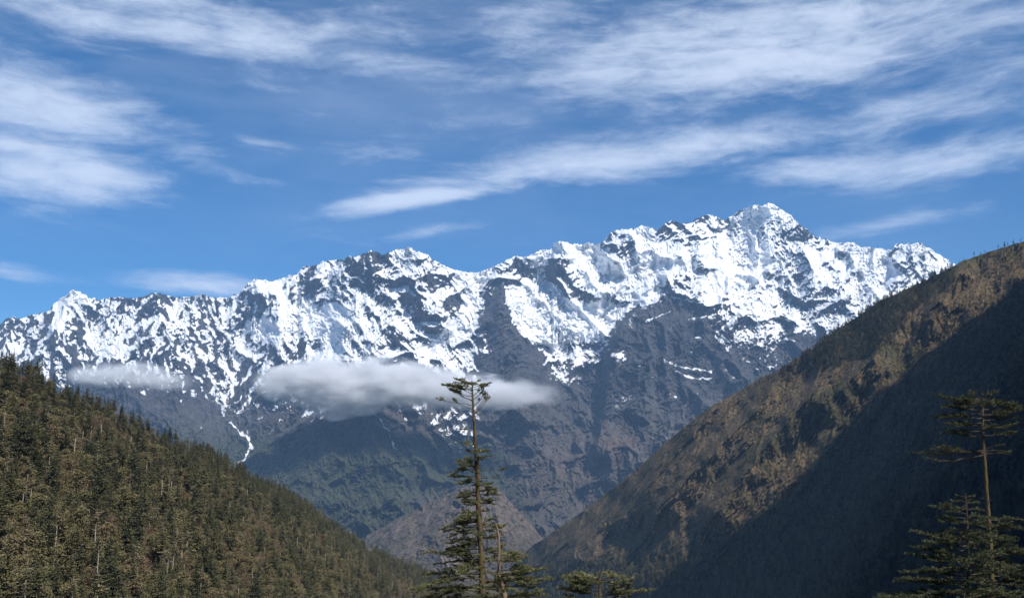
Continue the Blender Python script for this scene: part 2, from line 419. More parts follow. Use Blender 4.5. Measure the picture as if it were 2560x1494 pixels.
def build_range():
    du = 1.6; nr = 520; dvr = 1.6
    u = np.arange(-190, 2740, du); nc = len(u)
    cu, cv = np.array(CREST, float).T
    vc = np.interp(u, cu, cv)
    jag = np.abs(perlin(u / 17.0, 0 * u + .3, 3)) * 6 + np.abs(perlin(u / 7.0, 0 * u + .7, 4)) * 4.5 + perlin(u / 3.5, 0 * u, 5) * 1.6
    damp = 1 - 0.75 * np.exp(-((u - 1922) / 35.0) ** 2) - 0.7 * np.exp(-((u - 1185) / 60.0) ** 2)
    vs_ = vc.copy()
    vc = vc + 2.5 - jag * damp
    VB = 1400.0
    vreg = np.arange(488.0, VB + 3 * dvr, dvr)
    V = vreg[:, None] + 0 * u[None, :]
    U = u[None, :] + 0 * V
    s = np.clip((V - vs_[None, :]) / (1330.0 - vs_[None, :]), -0.05, 1.15)
    Yc = 10300 + 350 * np.sin(u / 240.0) + 250 * np.sin(u / 97.0 + 1)
    D = Yc[None, :] - (Yc[None, :] - 6400) * (0.80 * s + 0.20 * s ** 2)
    # ledges and basins: broad folds
    D += 260 * fbm(U / 230, V / 170, 3, 11) + 120 * fbm(U / 90, V / 90, 2, 12)
    # main ribs: polyline, half width, height (m towards the viewer), top fade
    ribs = [([(182,726),(150,800),(110,900),(60,1000)], 75, 330), ([(386,732),(400,800),(330,880),(250,960)], 60, 260), ([(507,735),(470,830),(440,940),(430,1040)], 60, 280),
            ([(634,697),(690,800),(700,900),(690,980)], 50, 220), ([(928,625),(900,700),(870,800),(860,900),(840,980)], 70, 260),
            ([(1022,619),(1060,720),(1110,790),(1090,900)], 70, 260), ([(1300,640),(1240,690)], 50, 160), ([(1402,601),(1400,660),(1440,720),(1490,740)], 55, 240),
            ([(1540,577),(1550,640),(1500,690)], 50, 120), ([(1922,504),(1905,600),(1880,680),(1800,740),(1700,800)], 110, 190), ([(1922,504),(1990,600),(2050,700),(2150,800),(2200,900)], 90, 230),
            ([(1764,537),(1740,620),(1690,690)], 60, 180), ([(2293,606),(2240,700),(2200,800)], 70, 240), ([(1800,760),(1850,900),(1800,1050),(1750,1200)], 110, 300),
            ([(1290,1000),(1340,1100),(1350,1250)], 90, 260), ([(300,960),(420,1080),(520,1180)], 70, 200)]
    for pts, w, a in ribs:
        d, _, _ = polydist(U, V, pts)
        D -= a * np.clip(1 - d / w, 0, 1) ** 1.15
    # valleys that the left faces drain into
    for pts, w, a in [([(600,860),(575,950),(590,1040),(622,1100),(590,1180)], 90, 420), ([(1190,690),(1160,820),(1080,900)], 55, 260), ([(280,820),(270,900)], 60, 160),
                      ([(1500,700),(1560,720),(1480,850),(1450,900)], 120, 330), ([(1330,720),(1340,800),(1390,860)], 90, 260), ([(800,780),(830,850)], 70, 200),
                      ([(1480,930),(1440,1050),(1420,1250)], 60, 260)]:
        d, _, _ = polydist(U, V, pts)
        D += a * np.exp(-(d / w) ** 2)
    # pyramid spur under the col
    d, sd_, pr = polydist(U, V, [(1255,712),(1245,800),(1275,900),(1310,1000)])
    w = 12 + 125 * pr
    D -= (110 + 380 * np.sqrt(pr)) * np.clip(1 - d / w, 0, 1) * (V > 705)
    # great buttress right of the basin, with a sheer left wall
    d, sd_, pr = polydist(U, V, [(1760,660),(1690,715),(1600,780),(1545,835),(1525,900),(1518,980),(1505,1060),(1490,1130),(1470,1200)])
    sdist = -d * sd_                               # positive to the right
    D -= 430 * sm(sdist, -22, 4) * np.exp(-np.clip(sdist, 0, 999) / 260.0) * sm(V, 700, 830) * (1 - sm(V, 1080, 1200))
    d, sd_, pr = polydist(U, V, [(1452,1070),(1447,1130),(1430,1200),(1420,1240)])
    sdist = -d * sd_
    D -= 240 * sm(sdist, -26, 4) * np.exp(-np.clip(sdist, 0, 999) / 110.0) * sm(V, 1070, 1110) * (1 - sm(V, 1180, 1235))
    # nearer spur that climbs from the gorge into the cloud
    spu, spv = np.array([(480,1290),(560,1190),(600,1158),(680,1098),(760,1050),(830,1012),(900,975),(1000,960),(1100,980),(1200,1010)], float).T
    cl = np.interp(u, spu, spv)[None, :] + 4 * perlin(u / 14, 0 * u, 9)[None, :]
    dv = V - cl
    fade = sm(U, 470, 600) * (1 - sm(U, 900, 1130))
    D -= 520 * sm(dv, -6, 5) * fade * (0.55 + 0.45 * np.exp(-np.clip(dv, 0, 999) / 120.0))
    sx = du * 4.1; sz = dvr * 4.1
    wu = U + 22 * fbm(U / 70, V / 70, 3, 31); wv = V + 18 * fbm(U / 70, V / 70, 3, 32)
    rg = ridged(wu / 95, wv / 105, 4, 33, 0.45)
    lft = 1 - sm(U, 650, 950)
    rgl = ridged((U + 30 * fbm(U / 60, V / 60, 3, 35)) / 46, (V + 30 * fbm(U / 60, V / 60, 3, 36)) / 190, 3, 37, 0.5)
    rgd = ridged((wu - 0.7 * wv) / 60, (wu + 0.9 * wv) / 210, 3, 38, 0.5) * sm(U, 650, 950) * (1 - sm(U, 1150, 1300)) + ridged((wu + 0.8 * wv) / 60, (wu - 0.8 * wv) / 190, 3, 39, 0.5) * sm(U, 1960, 2080)
    rg2 = ridged(wu / 30 + wv / 60, wv / 34, 4, 34, 0.55)
    smt = 1 - 0.6 * np.exp(-(((U - 1915) / 70) ** 2 + ((V - 560) / 70) ** 2))
    D = D - (210 - 110 * lft) * rg * smt - (45 - 20 * lft) * rg2 - 105 * lft * rgl - 85 * rgd
    D1 = D.copy()
    D, L = erode(D, sx, sz, [640, 330, 170], 21, amp=0.12, AB=(U * 4.1, -V * 4.1))
    D += 6 * fbm(U / 9.0, V / 9.0, 2, 77) + 9 * ridged(wu / 17, wv / 17, 2, 79)
    # snow: coverage wanted here against how well this spot holds snow
    num = np.zeros_like(D); den = np.zeros_like(D)
    wu = U + 18 * fbm(U / 45, V / 45, 3, 41); wv = V + 16 * fbm(U / 45, V / 45, 3, 43)
    for (pu, pv, f) in SNOWPTS:
        w = 1.0 / (((wu - pu) / 1.15) ** 2 + (wv - pv) ** 2 + 90.0) ** 2.2
        num += w * f; den += w
    frac = num / den; frac = np.where(frac > 0.02, 0.5 + (frac - 0.5) * 1.12, frac)
    # the bare massif right of the basin stays dark below its shoulder line; the neve above it stays white
    mline = np.interp(wu, [1380, 1430, 1480, 1540, 1620, 1690, 1760, 1850, 1950, 2060, 2200, 2400], [960, 925, 880, 835, 775, 735, 760, 815, 850, 830, 800, 790])
    md = (wv - mline)
    rside = sm(U, 1330, 1480)
    frac = frac - (0.21 - 0.09 * sm(U, 1850, 2000)) * rside * sm(md, -12, 18) * sm(frac, 0.0, 0.1)
    frac = frac + 0.13 * sm(U, 1120, 1300) * (1 - sm(md, -30, 0)) * sm(frac, 0.35, 0.6)
    rt = sm(U, 1250, 1550)
    band = fbm(U / 30 + V / 70, V / 9, 4, 51)      # ledges that lie along the strata
    blot = fbm(U / 16, V / 14, 4, 52, 0.62)
    def lie(Dd):                                   # how flat the ground lies: 1 level, 0 sheer
        yx = np.gradient(Dd, sx, axis=1); yz = -np.gradient(Dd, sz, axis=0)
        return yz / np.sqrt(1 + yx * yx + yz * yz), yx, yz
    n1, yx, yz = lie(box(D, 1, 1)); n2, yx2, yz2 = lie(box(D1, 3, 3))
    yx = np.clip(yx2, -2, 2); yz = np.clip(yz2, 0.4, 2.5)
    gdx, gdz = 1.6 * yx * yz, -(1 + yx * yx); gl = np.hypot(gdx, gdz); gdx /= gl; gdz /= gl
    Aq = U * 4.1 + 50 * fbm(U / 30, V / 30, 2, 57); Bq = -V * 4.1 + 50 * fbm(U / 30, V / 30, 2, 58)
    gul = -(stripes(Aq / 125, Bq / 210, gdx, gdz, 401) + 0.7 * stripes(Aq / 62, Bq / 105, gdx, gdz, 402))
    fine = fbm(U / 6.5, V / 5.5, 3, 59)
    hold = (1.2 - .5 * lft) * n1 + (0.8 - .5 * rt) * n2 + 0.45 * fine + (0.35 - .15 * rt + .55 * lft) * gul - 0.16 * L - .9 * lft * rgl + (0.75 - 0.30 * lft) * blot + (0.1 + 0.55 * rt) * band + 0.18 * np.clip(yx2, -1, 1)
    hold = hold - 0.85 * box(hold, 40, 40)
    hold = hold / np.sqrt(box(hold ** 2, 50, 50) + 0.01)
    q = np.empty(hold.size); q[np.argsort(-hold.ravel())] = np.linspace(0, 1, hold.size)
    q = q.reshape(hold.shape)
    snow = np.where(frac > 0.02, frac + 0.05, frac) - q
    # open snowfields, and the bare pyramid below the col
    for (eu_, ev_, ra, rb, ro, k_) in [(1370, 775, 95, 62, -12, .45), (1480, 800, 75, 55, 10, .30), (1555, 690, 95, 26, 4, .40), (1470, 660, 55, 38, -30, .35), (1660, 670, 90, 24, 8, .30), (820, 805, 62, 42, 8, .40),
                                   (645, 818, 55, 22, 8, .40), (268, 862, 16, 26, 0, .4), (1860, 660, 42, 36, 20, .35), (2190, 665, 55, 22, 20, .30), (1150, 810, 26, 62, -38, .45), (1190, 695, 42, 18, 0, .4),
                                   (1330, 800, 34, 70, 28, .35), (1600, 740, 60, 26, 10, .25), (920, 880, 60, 22, 0, .15), (1400, 625, 22, 22, 0, .3), (660, 712, 40, 16, 8, .25)]:
        c_, s_ = math.cos(math.radians(ro)), math.sin(math.radians(ro))
        ex = ((wu - eu_) * c_ - (wv - ev_) * s_) / ra; ey = ((wu - eu_) * s_ + (wv - ev_) * c_) / rb
        snow = snow + k_ * (1 - sm(np.hypot(ex, ey), 0.65, 1.15))
    wp = np.interp(wv, [705, 740, 800, 900, 980], [3, 26, 38, 88, 120]); cpx = np.interp(wv, [705, 800, 900, 1000], [1252, 1240, 1272, 1310])
    pyr = (1 - sm(np.abs(wu - cpx), wp * .75, wp * 1.05)) * (wv > 706)
    snow = snow - 0.33 * pyr
    snow = np.where(frac > 0.86, np.maximum(snow, (frac - 0.90) * 2 + 0.3 * (0.9 - q)), snow)
    for pts, w in STREAKS:
        ww = w * np.clip(0.55 + 1.5 * perlin(U / 15, V / 15, 61), 0.5, 1.6)
        d, _, _ = polydist(U + 7 * fbm(U / 16, V / 16, 2, 62), V + 6 * fbm(U / 14, V / 14, 2, 63), pts)
        snow = np.maximum(snow, 0.22 * (1 - d / ww))
    snow = np.clip(snow, -0.4, 0.4)
    snow = np.where((frac < 0) & (snow < 0), -0.6, snow)
    veg = 0.05 + 0.75 * sm(V, 1010, 1150) * (1 - sm(U, 1150, 1380)) + 0.35 * sm(V, 1120, 1200) * sm(U, 1150, 1400)
    veg += 0.35 * np.exp(-(((U - 1420) / 60) ** 2 + ((V - 1050) / 40) ** 2))
    veg -= 0.35 * np.exp(-(((U - 1090) / 90) ** 2 + ((V - 1250) / 30) ** 2))
    warm = 0.95 * np.exp(-(((U - 1530) / 70) ** 2 + ((V - 1110) / 38) ** 2)) + 0.5 * np.exp(-(((U - 1330) / 110) ** 2 + ((V - 1180) / 90) ** 2)) \
        + 0.55 * np.exp(-(((U - 1500) / 90) ** 2 + ((V - 1230) / 90) ** 2)) + 0.35 * np.exp(-(((U - 730) / 80) ** 2 + ((V - 1060) / 25) ** 2)) + 0.15 * sm(V, 950, 1150)
    t = np.linspace(0, 1, nr)[:, None]
    VV = vc[None, :] + (VB - vc[None, :]) * t; UU = u[None, :] + 0 * VV
    lowf = sm(V + 40 * fbm(U / 60, V / 60, 2, 91), 960, 1100)
    D, snow, veg, warm, lowf = [column_lookup(q_, vreg[0], dvr, VV) for q_ in (D, snow, veg + 0 * D, warm + 0 * D, lowf)]
    dx, dz = ray(UU, VV)
    X, Yy, Z = D * dx, D, D * dz
    X, Yy, Z, A = with_back(X, Yy, Z, {'snow': snow, 'veg': veg, 'warm': warm, 'low': lowf}, 4, 350, 260)
    return grid_mesh("snow_mountain_range", X, Yy, Z, A, M_range)

o = build_range()
tagit(o, "long snow covered mountain range with bare dark rock below", "mountain", kind='structure')

# ------------------------------------------------------------------ slopes in front
class Slope:
    """a hillside given by its crest (u, v, Y) and the distances along its foot (u, Y) at v = vb"""
    def __init__(self, crest, foot, vb, u0, u1, du, nr, folds, er, seed, jag=1.0):
        self.u = np.arange(u0, u1, du); self.u0 = u0; self.du = du; self.vb = vb; self.nr = nr
        cu, cv, cY = np.array(crest, float).T
        fu, fY = np.array(foot, float).T
        vc = np.interp(self.u, cu, cv) + jag * (2.5 * perlin(self.u / 30, 0 * self.u, seed) + 1.5 * perlin(self.u / 9, 0 * self.u, seed + 1))
        Yc = np.exp(np.interp(self.u, cu, np.log(cY))); Yf = np.exp(np.interp(self.u, fu, np.log(fY)))
        t = np.linspace(0, 1, nr)[:, None]
        VV = vc[None, :] + (vb - vc[None, :]) * t
        UU = self.u[None, :] + 0 * VV
        vs_ = np.interp(self.u, cu, cv)
        dv = float((vb - vc).mean()) / nr
        vreg = np.arange(vc.min() - 2, vb + 3 * dv, dv)
        V = vreg[:, None] + 0 * self.u[None, :]; U = self.u[None, :] + 0 * V
        tt = np.clip((V - vs_[None, :]) / (vb - vs_[None, :]), -0.03, 1.02)
        D = 1.0 / ((1 - tt) / Yc[None, :] + tt / Yf[None, :])
        D = folds(U, V, D)
        px = float(np.median(D)) / F
        if er:
            D, _L = erode(D, du * px, px * dv, er[0], seed + 5, amp=er[1], bias=er[2], AB=(U * px, -V * px))
        self.vc, self.U, self.V = vc, UU, VV
        self.D = column_lookup(D, vreg[0], dv, VV)
    def Y(self, u, v):
        """distance of the surface at photo position (arrays)"""
        fc = np.clip((u - self.u0) / self.du, 0, len(self.u) - 1.001)
        c = np.interp(u, self.u, self.vc)
        fr = np.clip((v - c) / (self.vb - c) * (self.nr - 1), 0, self.nr - 1.001)
        i = fr.astype(int); j = fc.astype(int); a = fr - i; b = fc - j
        D = self.D
        return (D[i, j] * (1 - a) + D[i + 1, j] * a) * (1 - b) + (D[i, j + 1] * (1 - a) + D[i + 1, j + 1] * a) * b
    def mesh(self, name, mat, attrs, back):
        dx, dz = ray(self.U, self.V)
        X, Y, Z, A = with_back(self.D * dx, self.D, self.D * dz, attrs, *back)
        return grid_mesh(name, X, Y, Z, A, mat)

hill = Slope([(700, 1470, 5600), (860, 1372, 5400), (900, 1347, 5300), (1000, 1292, 5200), (1060, 1262, 5150), (1100, 1242, 5150), (1160, 1215, 5100), (1215, 1204, 5100),
              (1262, 1236, 5100), (1320, 1302, 5150), (1362, 1352, 5200), (1410, 1400, 5300), (1560, 1500, 5400)],
             [(700, 4300), (1100, 4000), (1600, 4300)], 1560, 700, 1560, 1.8, 190,
             lambda U, V, D: D + 60 * fbm(U / 60, V / 60, 3, 5) - 120 * np.clip(1 - polydist(U, V, [(1180, 1205), (1120, 1330), (1080, 1450)])[0] / 60, 0, 1),
             ([330, 170, 85, 45], 0.16, (0, 1)), 301)
tagit(hill.mesh("foothill", M_hill, {'veg': 0.15 + 0 * hill.V + 0.8 * (np.exp(-(((hill.U - 1290) / 60) ** 2 + ((hill.V - 1390) / 45) ** 2)))}, (4, 120, 90)),
      "bare brown foothill in the valley below the snow range", "hill", kind='structure')

RC = [(1180, 1490, 4300), (1260, 1440, 4150), (1300, 1395, 4000), (1320, 1372, 3900), (1440, 1288, 3600), (1560, 1200, 3350), (1650, 1118, 3200), (1700, 1075, 3100), (1770, 1020, 3020),
      (1880, 958, 2930), (1960, 915, 2880), (2010, 885, 2850), (2100, 820, 2800), (2200, 752, 2740), (2300, 708, 2680), (2400, 655, 2620), (2470, 630, 2580), (2560, 603, 2520), (2700, 560, 2450), (3000, 470, 2300)]
def rfold(U, V, D):
    D = D + 60 * fbm(U / 170, V / 170, 3, 205) + 22 * fbm(U / 60, V / 60, 2, 206) - 20 * ridged((U * .85 + V * .53) / 48 + 0.35 * fbm(U / 80, V / 80, 2, 208), (U * .53 - V * .85) / 330, 3, 207)
    for pts, w, a in [([(1990, 880), (1900, 1020), (1760, 1150), (1640, 1280)], 55, 110), ([(2080, 850), (2020, 1000), (1900, 1130), (1800, 1280)], 55, 120),
                      ([(1800, 1010), (1700, 1120), (1560, 1290)], 45, 80), ([(2250, 760), (2180, 900), (2060, 1010)], 60, 110), ([(2400, 680), (2330, 800)], 50, 80)]:
        d, _, _ = polydist(U, V, pts)
        D = D - a * np.clip(1 - d / w, 0, 1)
    return D
right = Slope(RC, [(1180, 3800), (1300, 3300), (1400, 2800), (1700, 2150), (2000, 1750), (2560, 1350), (3000, 1050)], 1720, 1180, 3000, 1.8, 420,
              rfold, ([260, 130, 65, 34, 18], 0.125, (0.5, 1)), 201)
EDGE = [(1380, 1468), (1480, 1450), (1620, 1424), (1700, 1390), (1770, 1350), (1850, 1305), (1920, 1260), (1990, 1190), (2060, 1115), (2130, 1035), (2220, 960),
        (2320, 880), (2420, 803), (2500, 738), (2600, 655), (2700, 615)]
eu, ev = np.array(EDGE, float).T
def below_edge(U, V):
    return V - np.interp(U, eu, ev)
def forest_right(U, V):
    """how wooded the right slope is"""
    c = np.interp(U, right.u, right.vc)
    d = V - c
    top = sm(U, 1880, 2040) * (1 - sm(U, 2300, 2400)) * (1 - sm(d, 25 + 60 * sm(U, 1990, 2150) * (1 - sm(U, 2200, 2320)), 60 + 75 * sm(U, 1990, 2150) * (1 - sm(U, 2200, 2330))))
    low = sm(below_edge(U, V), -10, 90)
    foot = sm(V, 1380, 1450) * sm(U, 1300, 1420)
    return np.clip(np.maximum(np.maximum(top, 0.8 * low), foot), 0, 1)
vr = forest_right(right.U, right.V) * 0.9 + 0.0  # darkens the ground colour under the wood and, as painted shade, below the shadow edge
tagit(right.mesh("right_mountainside", M_right, {'veg': vr}, (5, 120, 80)),
      "steep brown scrubby mountainside falling to the left, half in shadow", "mountainside", kind='structure')

LC = [(-260, 870, 540), (0, 925, 600), (90, 945, 640), (150, 985, 660), (214, 1018, 690), (289, 1048, 730), (372, 1080, 780), (438, 1118, 830), (495, 1134, 880), (565, 1166, 950),
      (635, 1212, 1020), (692, 1230, 1090), (766, 1272, 1200), (814, 1308, 1290), (855, 1336, 1380), (899, 1364, 1480), (944, 1385, 1580), (988, 1403, 1700), (1032, 1416, 1800), (1073, 1435, 1900),
      (1130, 1465, 2050), (1250, 1530, 2300), (1400, 1600, 2600)]
left = Slope(LC, [(-260, 235), (0, 250), (300, 285), (600, 360), (800, 480), (1000, 760), (1200, 1400), (1400, 2300)], 1760, -260, 1400, 2.5, 260,
             lambda U, V, D: D * (1 + 0.05 * fbm(U / 160, V / 160, 3, 105)), ([70, 35], 0.10, (0, 1)), 101)
tagit(left.mesh("left_forest_slope", M_floor, {'veg': 0.4 + 0 * left.V}, (5, 60, 40)),
      "wooded hillside falling to the right across the lower left", "hillside", kind='structure')

# shadowing spur: the shoulder of the same mountain, out of the frame to the right, whose shadow lies on the right slope
def build_shoulder():
    hs_ = np.array([math.sin(SUN_AZ), math.cos(SUN_AZ)]); tn = math.tan(SUN_EL)
    pv_ = np.array([-hs_[1], hs_[0]])              # along the ridge, square to the sunlight
    H = 300.0
    prof = [(-900, -250), (-400, -120), (-60, -20), (46, 6), (120, 60), (300, 160), (600, 330), (1000, 620)]
    # skyline height, strip by strip, that parts the sunlit hillside from the shaded one
    gu, gv = np.meshgrid(np.arange(1340, 2620, 8.0), np.arange(600, 1560, 8.0))
    gu = gu.ravel(); gv = gv.ravel()
    ok = gv > np.interp(gu, right.u, right.vc) + 2
    gu = gu[ok]; gv = gv[ok]; gY = right.Y(gu, gv)
    gdx, gdz = ray(gu, gv)
    gp = gY * gdx * pv_[0] + gY * pv_[1]; gz = gY * gdz - tn * (gY * gdx * hs_[0] + gY * hs_[1])
    lit = below_edge(gu, gv) < 0
    ps = np.arange(1150, 3000, 25.0); zs = []
    for p in ps:
        w = np.exp(-((gp - p) / 28.0) ** 2)
        c = np.arange(500, 3000, 20.0)
        cost = [(w * (lit & (gz < k)) * 7.0).sum() + (w * (~lit & (gz > k))).sum() + 1e-6 * k for k in c]
        zs.append(c[int(np.argmin(cost))] if w.sum() > 3 else np.nan)
    zs = np.array(zs); g_ = ~np.isnan(zs)
    ps, zs = ps[g_], zs[g_]
    zs = np.convolve(np.r_[zs[:1], zs, zs[-1:]], [.25, .5, .25], 'valid')
    prof += list(zip(ps, zs))
    prof.append((prof[-1][0] + 600, prof[-1][1] + 60))
    crest = np.array([[p * pv_[0] + H * hs_[0], p * pv_[1] + H * hs_[1], zr + tn * H] for p, zr in prof])
    # resample
    seg = np.r_[0, np.cumsum(np.linalg.norm(np.diff(crest, axis=0), axis=1))]
    ss = np.linspace(0, seg[-1], 420)
    C = np.stack([np.interp(ss, seg, crest[:, k]) for k in range(3)], 1)
    C[:, 2] += (38 * perlin(ss / 210, 0 * ss, 88) + 30 * perlin(ss / 75, 0 * ss, 89) + 14 * perlin(ss / 28, 0 * ss, 92)) * sm(ss, 2400, 3200)
    rows = []
    for k in np.linspace(-1, 1, 41):
        drop = (C[:, 2] + 520) * abs(k) ** 1.0
        out = drop / (2.6 if k < 0 else 1.6)
        off = np.sign(k) * out
        n = 40 * fbm(ss / 200, 0 * ss + k * 6, 3, 90) * min(1, abs(k) * 4)
        rows.append(np.stack([C[:, 0] + hs_[0] * (off + n), C[:, 1] + hs_[1] * (off + n), C[:, 2] - drop], 1))
    R = np.array(rows)
    return grid_mesh("mountain_shoulder", R[..., 0], R[..., 1], R[..., 2], {'veg': 0.5 + 0 * R[..., 0]}, M_right)
tagit(build_shoulder(), "high shoulder of the right mountainside beyond the picture edge", "mountainside", kind='structure')

# ground: one sheet that everything stands on, from the photographer's hillside down to the valley floor
gy = np.r_[np.linspace(-900, -50, 12), np.linspace(-20, 140, 60), np.linspace(160, 1900, 40), np.linspace(2000, 12800, 30)]
gx = np.r_[np.linspace(-8300, -400, 16), np.linspace(-200, 200, 80), np.linspace(400, 8300, 16)]
GX, GY = np.meshgrid(gx, gy)
def ground_z(x, y):
    z = np.where(y < 0, -1.7 - 0.20 * y, -1.7 - 0.33 * y)
    z = np.maximum(z, -560 + 0 * z)
    z = z + np.where((y > 1.0) & (np.abs(x) < 220) & (y < 200), 0.5 * fbm(x / 9, y / 9, 3, 71), 0) * 1.0
    return z - 0.02 * np.clip(np.abs(x) - 300, 0, 3000) * 0
tagit(grid_mesh("ground", GX, GY, ground_z(GX, GY), {'veg': 0.3 + 0 * GX}, M_floor), "grassy hillside and valley floor", "ground", kind='structure')

# ------------------------------------------------------------------ mesh builder for trees
class MB:
    def __init__(self):
        self.v = []; self.f = []; self.n = 0
    def raw(self, verts, faces):
        verts = np.asarray(verts, float).reshape(-1, 3); faces = np.asarray(faces, int)
        self.v.append(verts); self.f.append(faces + self.n); self.n += len(verts)
    def tube(self, pts, rad, sides=6, cap=True, rough=0.0, rng=None):
        pts = np.asarray(pts, float); n = len(pts)
        tang = np.gradient(pts, axis=0); tang /= np.linalg.norm(tang, axis=1)[:, None] + 1e-9
        ref = np.array([0, 0, 1.0]) if abs(tang[0][2]) < 0.8 else np.array([1.0, 0, 0])
        a = np.cross(tang, ref); a /= np.linalg.norm(a, axis=1)[:, None] + 1e-9
        b = np.cross(tang, a)
        th = np.arange(sides) * 2 * math.pi / sides
        r = np.asarray(rad, float)[:, None]
        if rough and rng is not None: r = r * (1 + rough * rng.standard_normal((n, sides)))
        else: r = r + np.zeros((n, sides))
        V = pts[:, None, :] + (np.cos(th)[None, :, None] * a[:, None, :] + np.sin(th)[None, :, None] * b[:, None, :]) * r[:, :, None]
        i = np.arange(n - 1)[:, None] * sides; j = np.arange(sides)[None, :]; j2 = (j + 1) % sides
        Fq = np.stack([i + j, i + j2, i + sides + j2, i + sides + j], -1).reshape(-1, 4)
        self.raw(V.reshape(-1, 3), Fq)
    def quads(self, c, ax, ay):
        """quads centred c with half axes ax, ay (arrays n x 3)"""
        V = np.stack([c - ax, c + ay * 1.0, c + ax, c - ay], 1)
        n = len(c)
        self.raw(V.reshape(-1, 3), np.arange(n * 4).reshape(n, 4))
    def build(self, name, mat, parent=None, smooth=True):
        v = np.concatenate(self.v).astype(np.float32); f = np.concatenate(self.f).astype(np.int32)
        me = bpy.data.meshes.new(name)
        me.vertices.add(len(v)); me.vertices.foreach_set('co', v.ravel())
        me.loops.add(f.size); me.loops.foreach_set('vertex_index', f.ravel())
        me.polygons.add(len(f)); me.polygons.foreach_set('loop_start', np.arange(0, f.size, 4, dtype=np.int32))
        me.polygons.foreach_set('use_smooth', np.full(len(f), smooth))
        me.update(calc_edges=True)
        me.materials.append(mat)
        o = bpy.data.objects.new(name, me); COL.objects.link(o)
        if parent is not None: o.parent = parent
        return o

def mat_leaf(name, c1, c2, c3, per_obj=True, scale=1.2):
    m, T, P = new_mat(name)
    oi = T.add('ShaderNodeObjectInfo')
    rnd = oi.outputs['Random']
    tcn = T.add('ShaderNodeTexCoord')
    n = T.noise(tcn.outputs['Object'], scale, 3, 0.6)
    a = T.mixc(T.maprange(n, 0.38, 0.62), c1, c2)
    if per_obj:
        a = T.mixc(T.maprange(rnd, 0.35, 1.0), a, c3)
    T.l.new(a, P.inputs['Base Color'])
    P.inputs['Roughness'].default_value = 0.75
    P.inputs['Specular IOR Level'].default_value = 0.2
    return m
def mat_bark(name, c1, c2, c3=None, sc=(9, 9, 2.2), moss=None):
    m, T, P = new_mat(name)
    tcn = T.add('ShaderNodeTexCoord')
    o_ = tcn.outputs['Object']
    n = T.noise(T.mapping(o_, scale=sc), 1.0, 6, 0.65)
    n2 = T.noise(o_, 1.3, 4, 0.6)
    a = T.mixc(T.maprange(n, 0.35, 0.65), c1, c2)
    if c3: a = T.mixc(T.maprange(n2, 0.48, 0.62), a, c3)
    T.l.new(a, P.inputs['Base Color'])
    P.inputs['Roughness'].default_value = 0.9
    P.inputs['Specular IOR Level'].default_value = 0.15
    T.l.new(bump(T, n, 0.8, 0.03), P.inputs['Normal'])
    return m

ML_fir = mat_leaf("dark_needles", (0.034, 0.042, 0.020), (0.105, 0.105, 0.048), (0.165, 0.145, 0.066), scale=.35)
ML_olive = mat_leaf("olive_leaves", (0.130, 0.122, 0.055), (0.215, 0.188, 0.088), (0.175, 0.135, 0.075), scale=.5)
ML_brown = mat_leaf("bare_brown_twigs", (0.20, 0.135, 0.085), (0.14, 0.10, 0.062), (0.26, 0.17, 0.125), scale=.6)
ML_scrub = mat_leaf("scrub_leaves", (0.060, 0.062, 0.028), (0.12, 0.108, 0.050), (0.18, 0.145, 0.070), scale=.5)
MB_bark = mat_bark("grey_brown_bark", (0.07, 0.055, 0.04), (0.16, 0.13, 0.10))
MB_pale = mat_bark("pale_bleached_bark", (0.30, 0.26, 0.20), (0.48, 0.43, 0.36))

def crown_conifer(rng, h, base, rad, n=1700, q=0.42, gap=0.0, taper=0.8):
    mb = MB(); C = []; AX = []; AY = []
    z = base * h
    while z < h * 0.985:
        f = (z / h - base) / (1 - base)
        R = rad * (1 - f) ** taper * (0.75 + 0.5 * rng.random()) + 0.25
        nb = 4 + int(3 * (1 - f))
        a0 = rng.random() * 6.28
        for b in range(nb):
            if rng.random() < gap: continue
            a = a0 + b * 6.283 / nb + rng.normal() * 0.25
            r = R * (0.55 + 0.6 * rng.random())
            droop = rng.uniform(-0.35, 0.05)
            m = max(5, int(r * 12))
            s = (np.arange(m) + rng.random(m)) / m
            px = np.cos(a) * s * r; py = np.sin(a) * s * r
            pz = z + droop * s * r + 0.22 * r * s ** 2.5
            side = rng.normal(size=m) * 0.22 * r * (0.3 + s)
            px += -np.sin(a) * side; py += np.cos(a) * side
            C.append(np.stack([px, py, pz + rng.normal(size=m) * 0.10], 1))
            d = np.stack([np.cos(a) + rng.normal(size=m) * .5, np.sin(a) + rng.normal(size=m) * .5, rng.normal(size=m) * .35 - 0.1], 1)
            d /= np.linalg.norm(d, axis=1)[:, None]
            up = np.stack([rng.normal(size=m) * .45, rng.normal(size=m) * .45, np.ones(m)], 1)
            w = np.cross(d, up); w /= np.linalg.norm(w, axis=1)[:, None]
            sz = 0.72 * q * (0.5 + 0.9 * rng.random(m))[:, None] * (1.1 - 0.4 * f)
            AX.append(d * sz); AY.append(w * sz * 0.55)
        z += h * 0.027 * (0.7 + 0.8 * rng.random())
    mb.quads(np.concatenate(C), np.concatenate(AX), np.concatenate(AY))
    return mb
